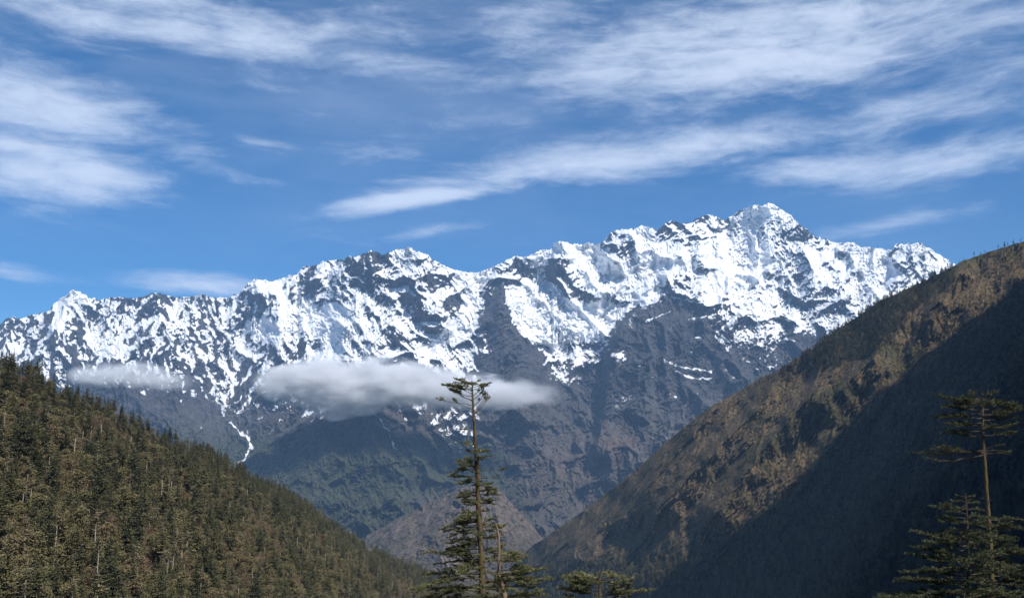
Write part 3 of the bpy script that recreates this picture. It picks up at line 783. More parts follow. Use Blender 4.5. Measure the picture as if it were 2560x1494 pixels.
def crown_round(rng, h, base, rad, blobs=30, per=80, q=0.21):
    mb = MB(); C = []; 
    for k in range(blobs):
        f = rng.random() ** 0.8
        a = rng.random() * 6.283; prof = math.sin(math.pi * min(1, 0.18 + 0.80 * f)) ** 0.7
        rr = rad * prof * math.sqrt(rng.random())
        c = np.array([math.cos(a) * rr, math.sin(a) * rr, h * (base + (1 - base) * f * 0.93)])
        br = rad * (0.22 + 0.22 * rng.random())
        p = rng.normal(size=(per, 3)); p /= np.linalg.norm(p, axis=1)[:, None]
        p *= (0.6 + 0.45 * rng.random(per))[:, None] * br; p[:, 2] *= 0.65
        C.append(c + p)
    C = np.concatenate(C); m = len(C)
    d = rng.normal(size=(m, 3)); d /= np.linalg.norm(d, axis=1)[:, None]
    up = rng.normal(size=(m, 3)) * .8 + np.array([0, 0, 1.0])
    w = np.cross(d, up); w /= np.linalg.norm(w, axis=1)[:, None]
    sz = q * (0.6 + 0.8 * rng.random(m))[:, None]
    mb.quads(C, d * sz, w * sz * 0.7)
    return mb
def crown_twigs(rng, h, rad, n=700):
    mb = MB()
    C = rng.normal(size=(n, 3)); C /= np.linalg.norm(C, axis=1)[:, None]
    C *= (rng.random(n) ** 0.4)[:, None]
    d = C + np.array([0, 0, 0.9]); d /= np.linalg.norm(d, axis=1)[:, None]
    C = C * np.array([rad, rad, h * 0.42]) + np.array([0, 0, h * 0.58])
    w = np.cross(d, rng.normal(size=(n, 3))); w /= np.linalg.norm(w, axis=1)[:, None]
    mb.quads(C, d * (0.30 + 0.45 * rng.random(n))[:, None], w * 0.07)
    return mb
def trunk_mb(rng, h, r, lean=0.02, limbs=0, top=1.0):
    mb = MB(); n = 7
    z = np.linspace(-1.2, h * top, n)
    x = np.cumsum(rng.normal(size=n) * lean * h / n); y = np.cumsum(rng.normal(size=n) * lean * h / n)
    x -= x[0]; y -= y[0]
    mb.tube(np.stack([x, y, z], 1), r * (1.0 - 0.85 * np.linspace(0, 1, n)), 6)
    for k in range(limbs):
        zz = h * rng.uniform(0.4, 0.9); a = rng.random() * 6.28; L = h * rng.uniform(0.06, 0.14)
        p0 = np.array([np.interp(zz, z, x), np.interp(zz, z, y), zz])
        p2 = p0 + np.array([math.cos(a) * L, math.sin(a) * L, L * rng.uniform(0, .6)])
        mb.tube([p0, (p0 + p2) / 2 + [0, 0, -.1 * L], p2], [r * .28, r * .2, r * .08], 4)
    return mb

VARIANTS = []   # (name, trunk mesh builder, crown mesh builder, bark, leaf, label, category)
def def_variants():
    g = np.random.default_rng
    out = []
    L = "low on the left hillside"
    out.append(("fir_tree", trunk_mb(g(1), 18, .26), crown_conifer(g(11), 18, .16, 3.3), MB_bark, ML_fir, "dark green pointed fir with full boughs " + L, "fir tree"))
    out.append(("fir_tree", trunk_mb(g(2), 17, .24, .03), crown_conifer(g(12), 17, .34, 2.9, gap=.25, q=.38), MB_bark, ML_fir, "dark fir with gappy ragged boughs " + L, "fir tree"))
    out.append(("hemlock_tree", trunk_mb(g(3), 19, .24, .02, 4), crown_conifer(g(13), 19, .50, 3.4, gap=.3, taper=.45, q=.45), MB_bark, ML_fir, "tall conifer with bare lower trunk and flat top " + L, "conifer"))
    out.append(("oak_tree", trunk_mb(g(4), 11, .2, .06, 4, .8), crown_round(g(14), 12, .28, 3.6), MB_bark, ML_olive, "rounded olive green broadleaf tree " + L, "broadleaf tree"))
    out.append(("oak_tree", trunk_mb(g(5), 9, .18, .06, 4, .8), crown_round(g(15), 9.5, .22, 3.0, 22), MB_bark, ML_scrub, "low dark leafy broadleaf tree " + L, "broadleaf tree"))
    out.append(("pale_trunk_tree", trunk_mb(g(6), 17, .26, .02, 8, .97), crown_conifer(g(16), 17, .72, 2.0, gap=.45, q=.35), MB_pale, ML_olive, "thin tree with long pale bare trunk and small crown " + L, "tree"))
    out.append(("bare_tree", trunk_mb(g(7), 8, .16, .05, 10, .75), crown_twigs(g(17), 9, 2.9), MB_bark, ML_brown, "leafless brown twiggy tree " + L, "bare tree"))
    return out
VARIANTS = def_variants()

def make_tree(name, tr, cr, bark, leaf, label, cat, group):
    r = bpy.data.objects.new(name, None); COL.objects.link(r)
    tagit(r, label, cat, group)
    t = tr.build("trunk", bark, r); c = cr.build("crown", leaf, r, smooth=False)
    return r, t, c
def copy_tree(src):
    r = src[0].copy(); COL.objects.link(r)
    kids = []
    for ch in src[1:]:
        c = ch.copy(); COL.objects.link(c); c.parent = r; kids.append(c)
    return (r, *kids)

rs = np.random.default_rng(7)
def sample_slope(S, n, wfun, u0, u1, vmax, spacing_px=None):
    """random spots spread evenly over the hillside's area"""
    pts = []
    m = n * 10
    u = rs.uniform(u0, u1, m); c = np.interp(u, S.u, S.vc); v = c + 1 + (vmax - c) * rs.random(m)
    Y = S.Y(u, v)
    dx, dz = ray(u, v)
    Y2 = S.Y(u, np.clip(v + 4, None, S.vb - 1))
    area = Y * (np.hypot(Y / F, (Y - Y2) / 4)) * (vmax - c) * wfun(u, v)
    area = np.minimum(area, np.quantile(area, 0.97))
    keep = rs.random(m) < area / area.max()
    idx = np.nonzero(keep)[0][:n]
    return u[idx], v[idx], Y[idx]

# left forest
uL, vL, YL = sample_slope(left, 9500, lambda u, v: np.clip(0.75 + 1.6 * fbm(u / 38, v / 30, 3, 61), 0.06, 1), -230, 1330, 1740)
# extra trees on the near part, where the picture shows each one, plus the skyline
uN, vN, YN = sample_slope(left, 2600, lambda u, v: 60.0 * (v > 1150) / 1.0 + 0 * u + 1e-3, -200, 900, 1700)
uL = np.r_[uL, uN]; vL = np.r_[vL, vN]; YL = np.r_[YL, YN]
cn = fbm(uL / 70, vL / 70, 3, 301)
hgt = np.interp(uL, left.u, left.vc)
kk = rs.random(len(uL)) + 0.55 * cn
var = np.select([kk < 0.09, kk < 0.21, kk < 0.32, kk < 0.56, kk < 0.74, kk < 0.84], [0, 1, 2, 3, 4, 5], 6)
nearcrest = (vL - hgt) < 60
swap = nearcrest & (rs.random(len(uL)) < 0.55)
var = np.where(swap, rs.integers(0, 3, len(uL)), var)
scl = np.clip(np.exp(rs.normal(-0.08, 0.30, len(uL))), 0.4, 1.6)
scl = np.where(nearcrest, np.minimum(scl, 0.98), scl)
dxL, dzL = ray(uL, vL)
PL = np.stack([YL * dxL, YL, YL * dzL - 0.4], 1)
# in view and largest first
Hh = np.array([18, 17, 19, 12, 9.5, 17, 9])[var] * scl
vis = (uL > -10) & (uL < 1300) & ((vL - Hh * F / YL) < 1470)
sizepx = Hh * F / YL
order = np.argsort(-np.where(vis, sizepx, 0))
N_IND = 250
ind = order[:N_IND]
first = {}
GROUP = "trees on the left forest slope"
src = {}
for i in ind:
    k = int(var[i])
    if k not in src:
        V_ = VARIANTS[k]
        src[k] = make_tree(V_[0], V_[1], V_[2], V_[3], V_[4], V_[5], V_[6], GROUP)
        t = src[k]
    else:
        t = copy_tree(src[k])
    t[0].location = PL[i].tolist(); t[0].rotation_euler = (0, 0, float(rs.random() * 6.28)); s_ = float(scl[i]); t[0].scale = (s_, s_, s_)
for k in range(7):
    if k not in src:
        i = order[N_IND + k]; var[i] = k
        V_ = VARIANTS[k]; src[k] = make_tree(V_[0], V_[1], V_[2], V_[3], V_[4], V_[5], V_[6], GROUP)
        src[k][0].location = PL[i].tolist(); ind = np.r_[ind, i]
rest = np.setdiff1d(np.arange(len(uL)), ind)

def forest(name, P, variant, scale, label, cat):
    me = bpy.data.meshes.new(name)
    me.vertices.add(len(P)); me.vertices.foreach_set('co', P.astype(np.float32).ravel())
    a = me.attributes.new('kind_id', 'INT', 'POINT'); a.data.foreach_set('value', variant.astype(np.int32))
    a = me.attributes.new('size', 'FLOAT', 'POINT'); a.data.foreach_set('value', scale.astype(np.float32))
    a = me.attributes.new('turn', 'FLOAT', 'POINT'); a.data.foreach_set('value', (rs.random(len(P)) * 6.283).astype(np.float32))
    o = bpy.data.objects.new(name, me); COL.objects.link(o)
    ng = bpy.data.node_groups.new(name, 'GeometryNodeTree')
    ng.interface.new_socket('Geometry', in_out='INPUT', socket_type='NodeSocketGeometry')
    ng.interface.new_socket('Geometry', in_out='OUTPUT', socket_type='NodeSocketGeometry')
    N = ng.nodes; Lk = ng.links
    gi = N.new('NodeGroupInput'); go = N.new('NodeGroupOutput'); jn = N.new('GeometryNodeJoinGeometry')
    def attr(nm, ty):
        n = N.new('GeometryNodeInputNamedAttribute'); n.data_type = ty; n.inputs[0].default_value = nm
        return n.outputs['Attribute']
    kid = attr('kind_id', 'INT'); sz = attr('size', 'FLOAT'); tr = attr('turn', 'FLOAT')
    cx = N.new('ShaderNodeCombineXYZ'); Lk.new(tr, cx.inputs[2])
    m2p = N.new('GeometryNodeMeshToPoints'); Lk.new(gi.outputs[0], m2p.inputs[0])
    for k in sorted(set(int(x) for x in variant)):
        cmp_ = N.new('FunctionNodeCompare'); cmp_.data_type = 'INT'; cmp_.operation = 'EQUAL'
        Lk.new(kid, cmp_.inputs[2]); cmp_.inputs[3].default_value = k
        g2 = N.new('GeometryNodeJoinGeometry')
        for ob in src[k][1:]:
            oi = N.new('GeometryNodeObjectInfo'); oi.transform_space = 'ORIGINAL'; oi.inputs[0].default_value = ob
            Lk.new(oi.outputs['Geometry'], g2.inputs[0])
        ip = N.new('GeometryNodeInstanceOnPoints')
        Lk.new(m2p.outputs[0], ip.inputs['Points']); Lk.new(cmp_.outputs[0], ip.inputs['Selection'])
        Lk.new(g2.outputs[0], ip.inputs['Instance']); Lk.new(cx.outputs[0], ip.inputs['Rotation']); Lk.new(sz, ip.inputs['Scale'])
        Lk.new(ip.outputs[0], jn.inputs[0])
    Lk.new(jn.outputs[0], go.inputs[0])
    md = o.modifiers.new('scatter', 'NODES'); md.node_group = ng
    tagit(o, label, cat, kind='stuff')
    return o
forest("left_forest", PL[rest], var[rest], scl[rest], "dense mixed forest of firs and olive broadleaf trees covering the left hillside", "forest")

# right slope: dark wood in the shadow, along the upper crest, scattered scrub on the brown part
uR, vR, YR = sample_slope(right, 15000, lambda u, v: forest_right(u, v) * (0.6 + 0.4 * (fbm(u / 50, v / 50, 2, 7) > -0.1)) * (1 + 1.8 * (v < 900)) + 0.02, 1300, 2640, 1700)
uS, vS, YS = sample_slope(right, 14000, lambda u, v: (1 - forest_right(u, v)) * np.clip(0.3 + 1.5 * fbm(u / 45, v / 45, 3, 8), 0.02, 1), 1310, 2640, 1480)
vrR = rs.choice([0, 1, 2, 4, 1, 3, 4, 0, 6], len(uR)); sR = rs.uniform(0.8, 1.7, len(uR)) * np.interp(vR, [1150, 1400], [0.9, 1.25])
vrS = rs.choice([4, 4, 3, 6, 4], len(uS)); sS = rs.uniform(0.18, 0.50, len(uS))
U_ = np.r_[uR, uS]; V2 = np.r_[vR, vS]; Y_ = np.r_[YR, YS]
dx_, dz_ = ray(U_, V2)
PR = np.stack([Y_ * dx_, Y_, Y_ * dz_ - 0.3], 1)
forest("right_forest", PR, np.r_[vrR, vrS], np.r_[sR, sS], "dark wood in the shadow and scattered scrub on the brown right mountainside", "forest")
# single firs that break the right skyline
for (uu, hpx) in [(2436, 17), (2452, 8), (2463, 11), (2496, 13), (2512, 16), (2520, 12), (2534, 13), (2552, 12), (2400, 7), (2330, 8), (1968, 12), (1956, 8), (1905, 9), (1895, 8), (1660, 7), (2296, 9), (2230, 9), (2120, 12), (2075, 11), (1730, 7)]:
    t = copy_tree(src[int(rs.integers(0, 2))])
    vv = float(np.interp(uu, right.u, right.vc)) + 1.5
    Y = float(right.Y(np.array([float(uu)]), np.array([vv]))[0])
    t[0].location = (at(uu, vv, Y)).tolist()
    s_ = (hpx + 2) * Y / F / 18.0
    t[0].scale = (s_ * 0.9, s_ * 0.9, s_); t[0].rotation_euler = (0, 0, uu * 1.7)
    tagit(t[0], "tiny dark fir standing against the sky on the crest of the right mountainside", "fir tree", "firs on the right skyline")

# ------------------------------------------------------------------ near firs
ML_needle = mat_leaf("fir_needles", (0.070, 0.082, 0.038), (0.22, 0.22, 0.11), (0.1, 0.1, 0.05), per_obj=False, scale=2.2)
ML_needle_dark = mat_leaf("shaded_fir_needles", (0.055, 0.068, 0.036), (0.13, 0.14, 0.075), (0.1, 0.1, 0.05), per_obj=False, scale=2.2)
MB_fir = mat_bark("fir_bark_with_lichen", (0.035, 0.027, 0.021), (0.17, 0.125, 0.08), (0.11, 0.095, 0.035))
MB_twig = mat_bark("fir_twig_bark", (0.055, 0.042, 0.03), (0.12, 0.095, 0.065))
MB_orange = mat_bark("dead_orange_wood", (0.13, 0.085, 0.052), (0.36, 0.24, 0.14), (0.20, 0.16, 0.10))

class Fir:
    def __init__(self, name, label, cat, u_trunk, Y, seed, needle=ML_needle, group=None):
        self.Y = Y; self.px = Y / F; self.rng = np.random.default_rng(seed)
        self.tr = [(float(a), float(b), float(w)) for a, b, w in u_trunk]     # (u, v, width px) from the top down
        u0, v0, w0 = self.tr[-1]
        p = at(u0, v0, Y)
        self.org = p.copy()
        gz = float(ground_z(np.array([p[0]]), np.array([p[1]]))[0])
        self.base = np.array([p[0] + 0.05 * (p[2] - gz), Y, gz])
        self.root = bpy.data.objects.new(name, None); COL.objects.link(self.root)
        self.root.location = self.base.tolist()
        tagit(self.root, label, cat, group)
        self.needle = needle
        self.tw = MB(); self.segs = []
    def loc(self, u, v, dy=0.0):
        return at(u, v, self.Y + dy) - self.base if dy == 0 else at(u, v, self.Y) + np.array([0, dy, 0]) - self.base
    def trunk(self, mat=None):
        pts = [self.loc(u, v) for u, v, w in self.tr]; rad = [w * self.px / 2 * 0.80 for u, v, w in self.tr]
        pts.append(np.array([0, 0, -0.3])); rad.append(rad[-1] * 1.5)
        P = np.array(pts)[::-1]; R = np.array(rad)[::-1]
        seg = np.r_[0, np.cumsum(np.linalg.norm(np.diff(P, axis=0), axis=1))]
        s = np.arange(0, seg[-1], 0.18); s = np.r_[s, seg[-1]]
        PP = np.stack([np.interp(s, seg, P[:, k]) for k in range(3)], 1); RR = np.interp(s, seg, R)
        PP[:-1, 0] += 0.012 * self.rng.standard_normal(len(s) - 1)
        mb = MB(); mb.tube(PP, RR, 10, rough=0.13, rng=self.rng)
        mb.build("trunk", mat or MB_fir, self.root)
    def trunk_at(self, v):
        vs = [t[1] for t in self.tr]; us = [t[0] for t in self.tr]
        return float(np.interp(v, vs, us))
    def limb_pts(self, v0, ang, L, rise0, rise1, bend=0.0, n=9):
        """branch starting on the trunk at height v0; ang = direction in plan (0 right, 90 away); L metres; rise = slope at start and tip"""
        p = self.loc(self.trunk_at(v0), v0)
        s = np.linspace(0, 1, n)
        a = np.radians(ang) + bend * s
        step = L / (n - 1)
        rise = rise0 + (rise1 - rise0) * s
        d = np.stack([np.cos(a) * np.cos(rise), np.sin(a) * np.cos(rise), np.sin(rise)], 1)
        d[:, 2] += 0.10 * self.rng.standard_normal(n)
        d[:, :2] += 0.07 * self.rng.standard_normal((n, 2))
        return np.vstack([p, p + np.cumsum(d[1:] * step, axis=0)])
    def limb(self, v0, ang, Lpx, rise0=-0.1, rise1=0.15, leaf=1.0, start=0.25, r=None, part=None, bend=0.0, mat=None, twl=1.0):
        rise0 += float(self.rng.normal() * .07); rise1 += float(self.rng.normal() * .12); Lpx = Lpx * float(self.rng.uniform(.82, 1.1))
        L = Lpx * self.px / max(0.35, abs(math.cos(math.radians(ang)))) if abs(math.cos(math.radians(ang))) > 0.35 else Lpx * self.px
        P = self.limb_pts(v0, ang, L, rise0, rise1, bend)
        r = r or max(0.014, 0.017 * L ** 0.8)
        rad = r * (1 - 0.8 * np.linspace(0, 1, len(P)))
        if part:
            mb = MB(); mb.tube(P, rad, 6)
            mb.build(part, mat or MB_twig, self.root)
        else:
            self.tw.tube(P, rad, 5)
        if leaf > 0:
            self.dress(P, L, leaf, start, twl)
    def dress(self, P, L, leaf, start, twl=1.0):
        g = self.rng
        seg = np.r_[0, np.cumsum(np.linalg.norm(np.diff(P, axis=0), axis=1))]
        L = seg[-1]
        m = max(3, int(L * (1 - start) / 0.085 * leaf))
        for k in range(m):
            f = start + (1 - start) * (k + g.random()) / m
            s = f * L
            p = np.array([np.interp(s, seg, P[:, c]) for c in range(3)])
            t = np.array([np.interp(min(s + .05, L), seg, P[:, c]) for c in range(3)]) - np.array([np.interp(s - .05, seg, P[:, c]) for c in range(3)])
            t /= np.linalg.norm(t) + 1e-9
            side = 1 if k % 2 else -1
            h = np.cross(t, [0, 0, 1.0]); h /= np.linalg.norm(h) + 1e-9
            a = g.uniform(0.6, 1.15)
            d = t * math.cos(a) + h * side * math.sin(a); d[2] += g.uniform(-0.30, 0.42); d /= np.linalg.norm(d)
            tl = twl * min(0.5 * L, 0.62) * (1.05 - f) ** 0.6 * g.uniform(0.45, 1.1) + 0.08
            q = p + d * tl; mid = (p + q) / 2 + np.array([0, 0, -0.04 * tl])
            q[2] += 0.10 * tl
            self.tw.tube([p, mid, q], [0.008, 0.006, 0.003], 3)
            self.segs.append((p, mid)); self.segs.append((mid, q))
            # side twiglets
            if tl > 0.22:
                for sgn in (-1, 1):
                    for ff in ((0.45,) if tl < .4 else (0.35, 0.65)):
                        o_ = p + (q - p) * ff
                        d2 = d * 0.75 + np.cross(d, [0, 0, 1.0]) * sgn * 0.7 + np.array([0, 0, g.uniform(-.1, .15)])
                        d2 /= np.linalg.norm(d2)
                        e = o_ + d2 * tl * g.uniform(0.3, 0.5)
                        self.segs.append((o_, e))
        # tip
        self.segs.append((P[-2], P[-1])); self.segs.append((P[-3], P[-2]))
    def finish(self, density=1.0):
        g = self.rng
        S = np.array(self.segs)
        A, B = S[:, 0], S[:, 1]
        ln = np.linalg.norm(B - A, axis=1)
        cnt = np.maximum(5, (ln / 0.009 * density).astype(int))
        i = np.repeat(np.arange(len(S)), cnt)
        t = g.random(len(i))[:, None]
        c = A[i] * (1 - t) + B[i] * t
        ax = (B - A)[i] / ln[i][:, None]
        # needles brush outward and up
        rd = g.normal(size=(len(i), 3)); rd[:, 2] = np.abs(rd[:, 2]) * 0.8 + 0.05
        rd -= ax * np.sum(rd * ax, 1)[:, None]; rd /= np.linalg.norm(rd, axis=1)[:, None] + 1e-9
        d = rd + ax * 0.55; d /= np.linalg.norm(d, axis=1)[:, None]
        nl = g.uniform(0.026, 0.046, len(i))[:, None]
        w = np.cross(d, rd + 0.6 * g.normal(size=(len(i), 3))); w /= np.linalg.norm(w, axis=1)[:, None] + 1e-9
        mb = MB(); mb.quads(c + d * nl, d * nl, w * 0.013)
        cr = MB(); cr.v = mb.v; cr.f = mb.f; cr.n = mb.n
        c_ = cr.build("crown", self.needle, self.root, smooth=False)
        if self.tw.n:
            self.tw.build("branch_framework", MB_twig, self.root)

# tall ragged fir, centre
T1 = Fir("fir_tree", "tall ragged fir with a flat umbrella top standing in front of the cloud", "fir tree",
         [(1180, 950, 2.5), (1181, 975, 5), (1184, 1035, 8), (1188, 1100, 10.5), (1192, 1160, 13), (1197, 1280, 15), (1201, 1340, 16.5), (1205, 1420, 18), (1207, 1500, 20)], 46.0, 5)
T1.trunk()
R = math.radians
for (v0, ang, L, r0, r1, lf) in [(1000, 175, 88, .12, .45, .0), (1012, 186, 102, .05, .25, .15), (1004, 160, 60, .35, .75, .6), (990, 190, 66, .25, .25, .9), (985, 150, 45, .5, .5, .8),
                                 (1035, 5, 62, .35, 1.25, .10), (1028, -12, 52, .5, 1.2, .12), (1015, 15, 44, .55, 1.15, .5), (1000, -5, 38, .5, .9, .8), (990, 25, 34, .6, .8, .8),
                                 (1022, 200, 50, .2, .7, .15), (1030, 40, 50, .4, 1.1, .1)]:
    T1.limb(v0, ang, L, r0, r1, leaf=lf, start=0.72 if lf < .5 else 0.4, r=.022, part="branch")
for (v0, ang, L, r0, r1, lf) in [(975, 170, 78, .22, .05, 1.1), (978, 190, 60, .25, -.1, 1.2), (972, 200, 40, .35, .0, 1.2), (968, 10, 38, .35, .1, 1.2), (975, -15, 56, .35, .30, .8),
                                 (965, 90, 40, .3, .1, 1), (967, 270, 40, .3, .0, 1), (960, 140, 24, .3, .1, 1), (958, 330, 22, .35, .2, 1), (972, 230, 40, .3, 0, 1)]:
    T1.limb(v0, ang, L, r0, r1, leaf=lf, start=0.3)
# stubs and bare limbs on the bare trunk
for (v0, ang, L, r0, r1) in [(1072, 180, 36, .1, -.1), (1078, 200, 26, -.1, .3), (1173, 5, 66, -.12, .25), (1195, -10, 46, -.1, .0), (1141, 8, 38, .0, .05), (1128, 150, 22, .2, .2)]:
    T1.limb(v0, ang, L, r0, r1, leaf=.25, start=.8, part="branch")
tiers = [(1108, 180, 42, .1, .05, .9), (1112, 200, 34, .05, .1, .9), (1146, 175, 34, .0, .0, 1), (1144, 10, 34, .05, .05, .7), (1150, 250, 28, .0, .1, 1),
         (1160, 185, 62, .15, -.15, 1), (1172, 172, 74, .1, -.2, 1), (1166, 220, 50, .1, .0, 1), (1170, 100, 40, .05, .0, 1),
         (1188, 182, 66, -.1, -.35, .8), (1196, 195, 58, -.25, -.3, .9), (1205, 178, 52, -.2, -.25, 1), (1208, 330, 34, -.1, .2, 1),
         (1215, 10, 44, .1, .0, 1.1), (1225, 355, 52, .05, -.15, 1.2), (1235, 5, 60, .05, -.2, 1.2), (1245, 350, 46, -.1, -.1, 1), (1230, 190, 48, -.05, -.2, 1.2), (1238, 170, 56, -.1, -.2, 1),
         (1250, 200, 40, -.1, -.1, 1), (1258, 15, 34, -.1, 0, .9), (1255, 260, 40, -.1, 0, 1), (1225, 80, 40, 0, 0, 1), (1280, 180, 56, .05, .0, .7), (1288, 160, 44, -.1, .1, .6), (1276, 20, 30, .0, .1, .6),
         (1300, 183, 74, .15, .05, 1), (1308, 172, 88, .1, -.1, 1.1), (1316, 190, 96, .05, -.1, 1.1), (1322, 178, 80, .0, -.2, 1), (1305, 10, 40, .1, .2, 1.1), (1315, 350, 54, .1, .3, 1.2), (1325, 5, 60, .05, .25, 1.1),
         (1330, 260, 50, 0, 0, 1.2), (1310, 90, 50, 0, 0, 1), (1340, 185, 84, -.1, -.15, .9), (1350, 172, 76, -.15, -.2, .9), (1345, 355, 44, .0, .2, .9), (1362, 190, 80, -.1, -.3, .9),
         (1372, 180, 150, .12, -.1, .75), (1380, 172, 96, .05, -.35, 1), (1385, 355, 60, .1, .3, 1), (1392, 195, 110, .1, -.25, 1), (1400, 178, 126, .05, -.35, .6), (1410, 188, 104, .0, -.3, 1),
         (1405, 5, 70, .1, .2, .9), (1415, 240, 70, .0, -.1, 1.1), (1412, 120, 60, .0, -.1, 1), (1425, 180, 116, -.05, -.2, 1.1), (1435, 170, 140, -.05, -.15, 1.1), (1440, 190, 160, -.1, -.25, 1.1),
         (1430, 0, 90, .05, .1, 1), (1450, 355, 130, .0, .05, 1), (1455, 10, 150, .0, .1, 1.0), (1460, 182, 170, -.05, -.3, 1.2), (1470, 174, 176, -.1, -.2, 1.1), (1475, 200, 120, -.1, -.2, 1.2),
         (1468, 340, 110, .0, .1, 1), (1480, 270, 90, .0, .0, 1.2), (1485, 185, 180, -.05, -.1, 1.1), (1490, 350, 150, -.05, .1, 1), (1500, 178, 190, -.05, .0, 1.1), (1505, 4, 170, .0, .1, 1), (1515, 230, 120, 0, 0, 1.1)]
for (v0, ang, L, r0, r1, lf) in tiers:
    T1.limb(v0, ang, L, r0, r1, leaf=lf, start=.22, bend=float(T1.rng.normal() * .15))
for k in range(34):
    v0 = 1125 + k * 11.5 + T1.rng.uniform(-3, 3)
    a_ = T1.rng.uniform(0, 360); f = k / 34
    T1.limb(v0, a_, T1.rng.uniform(14, 34) + 46 * f * T1.rng.random(), T1.rng.uniform(-.1, .25), T1.rng.uniform(-.45, .2), leaf=T1.rng.uniform(.8, 1.3), start=.12)
T1.finish()

# broken-topped neighbour with bare orange wood
T2 = Fir("broken_fir", "broken orange topped dead stem with two bare upright prongs beside the tall ragged fir", "dead tree",
         [(1243, 1318, 5), (1247, 1335, 8), (1248, 1380, 8.5), (1246, 1430, 9.5), (1256, 1462, 12), (1264, 1500, 15)], 43.0, 9)
T2.trunk(MB_orange)
T2.limb(1322, 170, 16, 1.25, 1.1, leaf=0, r=.05, part="branch", mat=MB_orange)
T2.limb(1338, 10, 22, .3, 1.4, leaf=0, r=.035, part="branch", mat=MB_orange)
T2.limb(1334, -4, 50, .1, .55, leaf=0, r=.022, part="branch")
T2.limb(1300, 200, 10, 1.2, 1.3, leaf=0, r=.02, part="branch", mat=MB_orange)
for (v0, ang, L, r0, r1, lf) in [(1388, 5, 58, .25, -.05, 1.1), (1395, 350, 70, .2, -.15, 1.2), (1400, 15, 66, .15, -.1, 1.2), (1392, 60, 40, .2, 0, 1), (1398, 300, 44, .1, 0, 1.1), (1402, 180, 42, .05, .0, .9),
                                 (1425, 0, 88, .15, .0, 1.2), (1435, 352, 100, .1, .05, 1.1), (1440, 12, 110, .05, .1, 1), (1430, 185, 50, .0, .1, 1), (1448, 340, 90, .0, -.1, 1.1),
                                 (1455, 5, 118, .05, -.15, 1.2), (1462, 355, 106, .0, -.1, 1.1), (1465, 190, 60, .0, 0, 1.1), (1470, 270, 60, .0, 0, 1), (1490, 8, 110, .0, .0, 1), (1495, 182, 80, .0, 0, 1)]:
    T2.limb(v0, ang, L, r0, r1, leaf=lf, start=.25)
T2.finish()

# low fir top at the bottom
T3 = Fir("fir_tree", "low fir top poking up at the bottom edge, just right of the tall ragged fir", "fir tree",
         [(1497, 1428, 3), (1498, 1445, 5), (1500, 1480, 8), (1500, 1560, 12)], 38.0, 15)
T3.trunk()
for (v0, ang, L, r0, r1, lf) in [(1440, 180, 26, .5, .2, 1), (1438, 10, 24, .5, .2, 1), (1436, 270, 20, .4, .3, 1), (1446, 182, 64, .2, .05, 1.1), (1448, 170, 92, .1, .12, 1.2), (1447, 5, 60, .15, .0, 1.1), (1452, -5, 84, .02, .2, 1.2),
                                 (1455, 250, 50, .0, .1, 1.1), (1456, 100, 44, .0, .1, 1.1), (1466, 178, 70, .05, .3, 1.2), (1472, 5, 78, .0, .2, 1.1), (1474, 188, 84, .0, .3, 1.2), (1478, -8, 60, .0, .1, 1.2),
                                 (1488, 176, 112, -.05, .3, 1.2), (1486, 4, 118, -.05, .2, 1.1), (1492, 280, 60, .0, .0, 1), (1500, 190, 128, .0, .1, 1.2), (1500, -4, 128, .0, .05, 1.2), (1512, 170, 120, 0, 0, 1), (1514, 12, 120, 0, 0, 1), (1510, 250, 80, 0, 0, 1)]:
    T3.limb(v0, ang, L, r0, r1, leaf=lf, start=.2)
T3.finish(1.1)

# tall fir at the right edge with an umbrella crown, bare mid trunk and full lower boughs
T4 = Fir("fir_tree", "tall fir at the right edge with umbrella crown above a bare mid trunk", "fir tree",
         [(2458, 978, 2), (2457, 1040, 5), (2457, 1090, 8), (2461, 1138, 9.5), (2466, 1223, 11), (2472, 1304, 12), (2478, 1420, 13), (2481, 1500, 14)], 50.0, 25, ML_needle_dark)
T4.trunk()
for (v0, ang, L, r0, r1, lf) in [(985, 178, 40, .1, .1, 1.2), (984, 2, 40, .1, .1, 1.2), (990, 270, 34, .05, .1, 1.2), (995, 182, 62, .05, -.1, 1.3), (998, 0, 60, .05, .05, 1.3), (1000, 100, 50, 0, 0, 1.2),
                                 (1006, 175, 92, .02, -.1, 1.3), (1008, 190, 80, .05, -.05, 1.3), (1010, 5, 104, .1, .0, 1.3), (1012, -10, 90, .0, .1, 1.3), (1015, 250, 70, .0, .0, 1.3), (1018, 178, 120, .02, -.12, 1.3), (1024, 4, 108, .05, -.05, 1.3),
                                 (1028, 185, 100, .0, .0, 1.3), (1034, 172, 112, -.02, -.1, 1.3), (1036, -4, 110, .0, .0, 1.3), (1040, 290, 80, 0, 0, 1.3), (1045, 182, 128, -.05, .02, 1.3), (1050, 8, 112, -.05, .1, 1.2), (1056, 195, 110, -.05, .05, 1.2),
                                 (1062, 170, 100, -.1, .05, 1.2), (1066, 0, 100, -.1, .1, 1.2), (1075, 260, 80, -.1, .1, 1.2), (1080, 183, 108, .0, .15, 1.2), (1088, 355, 90, .0, .2, 1.1), (1092, 175, 96, .0, .25, 1)]:
    T4.limb(v0, ang, L, r0, r1, leaf=lf, start=.3)
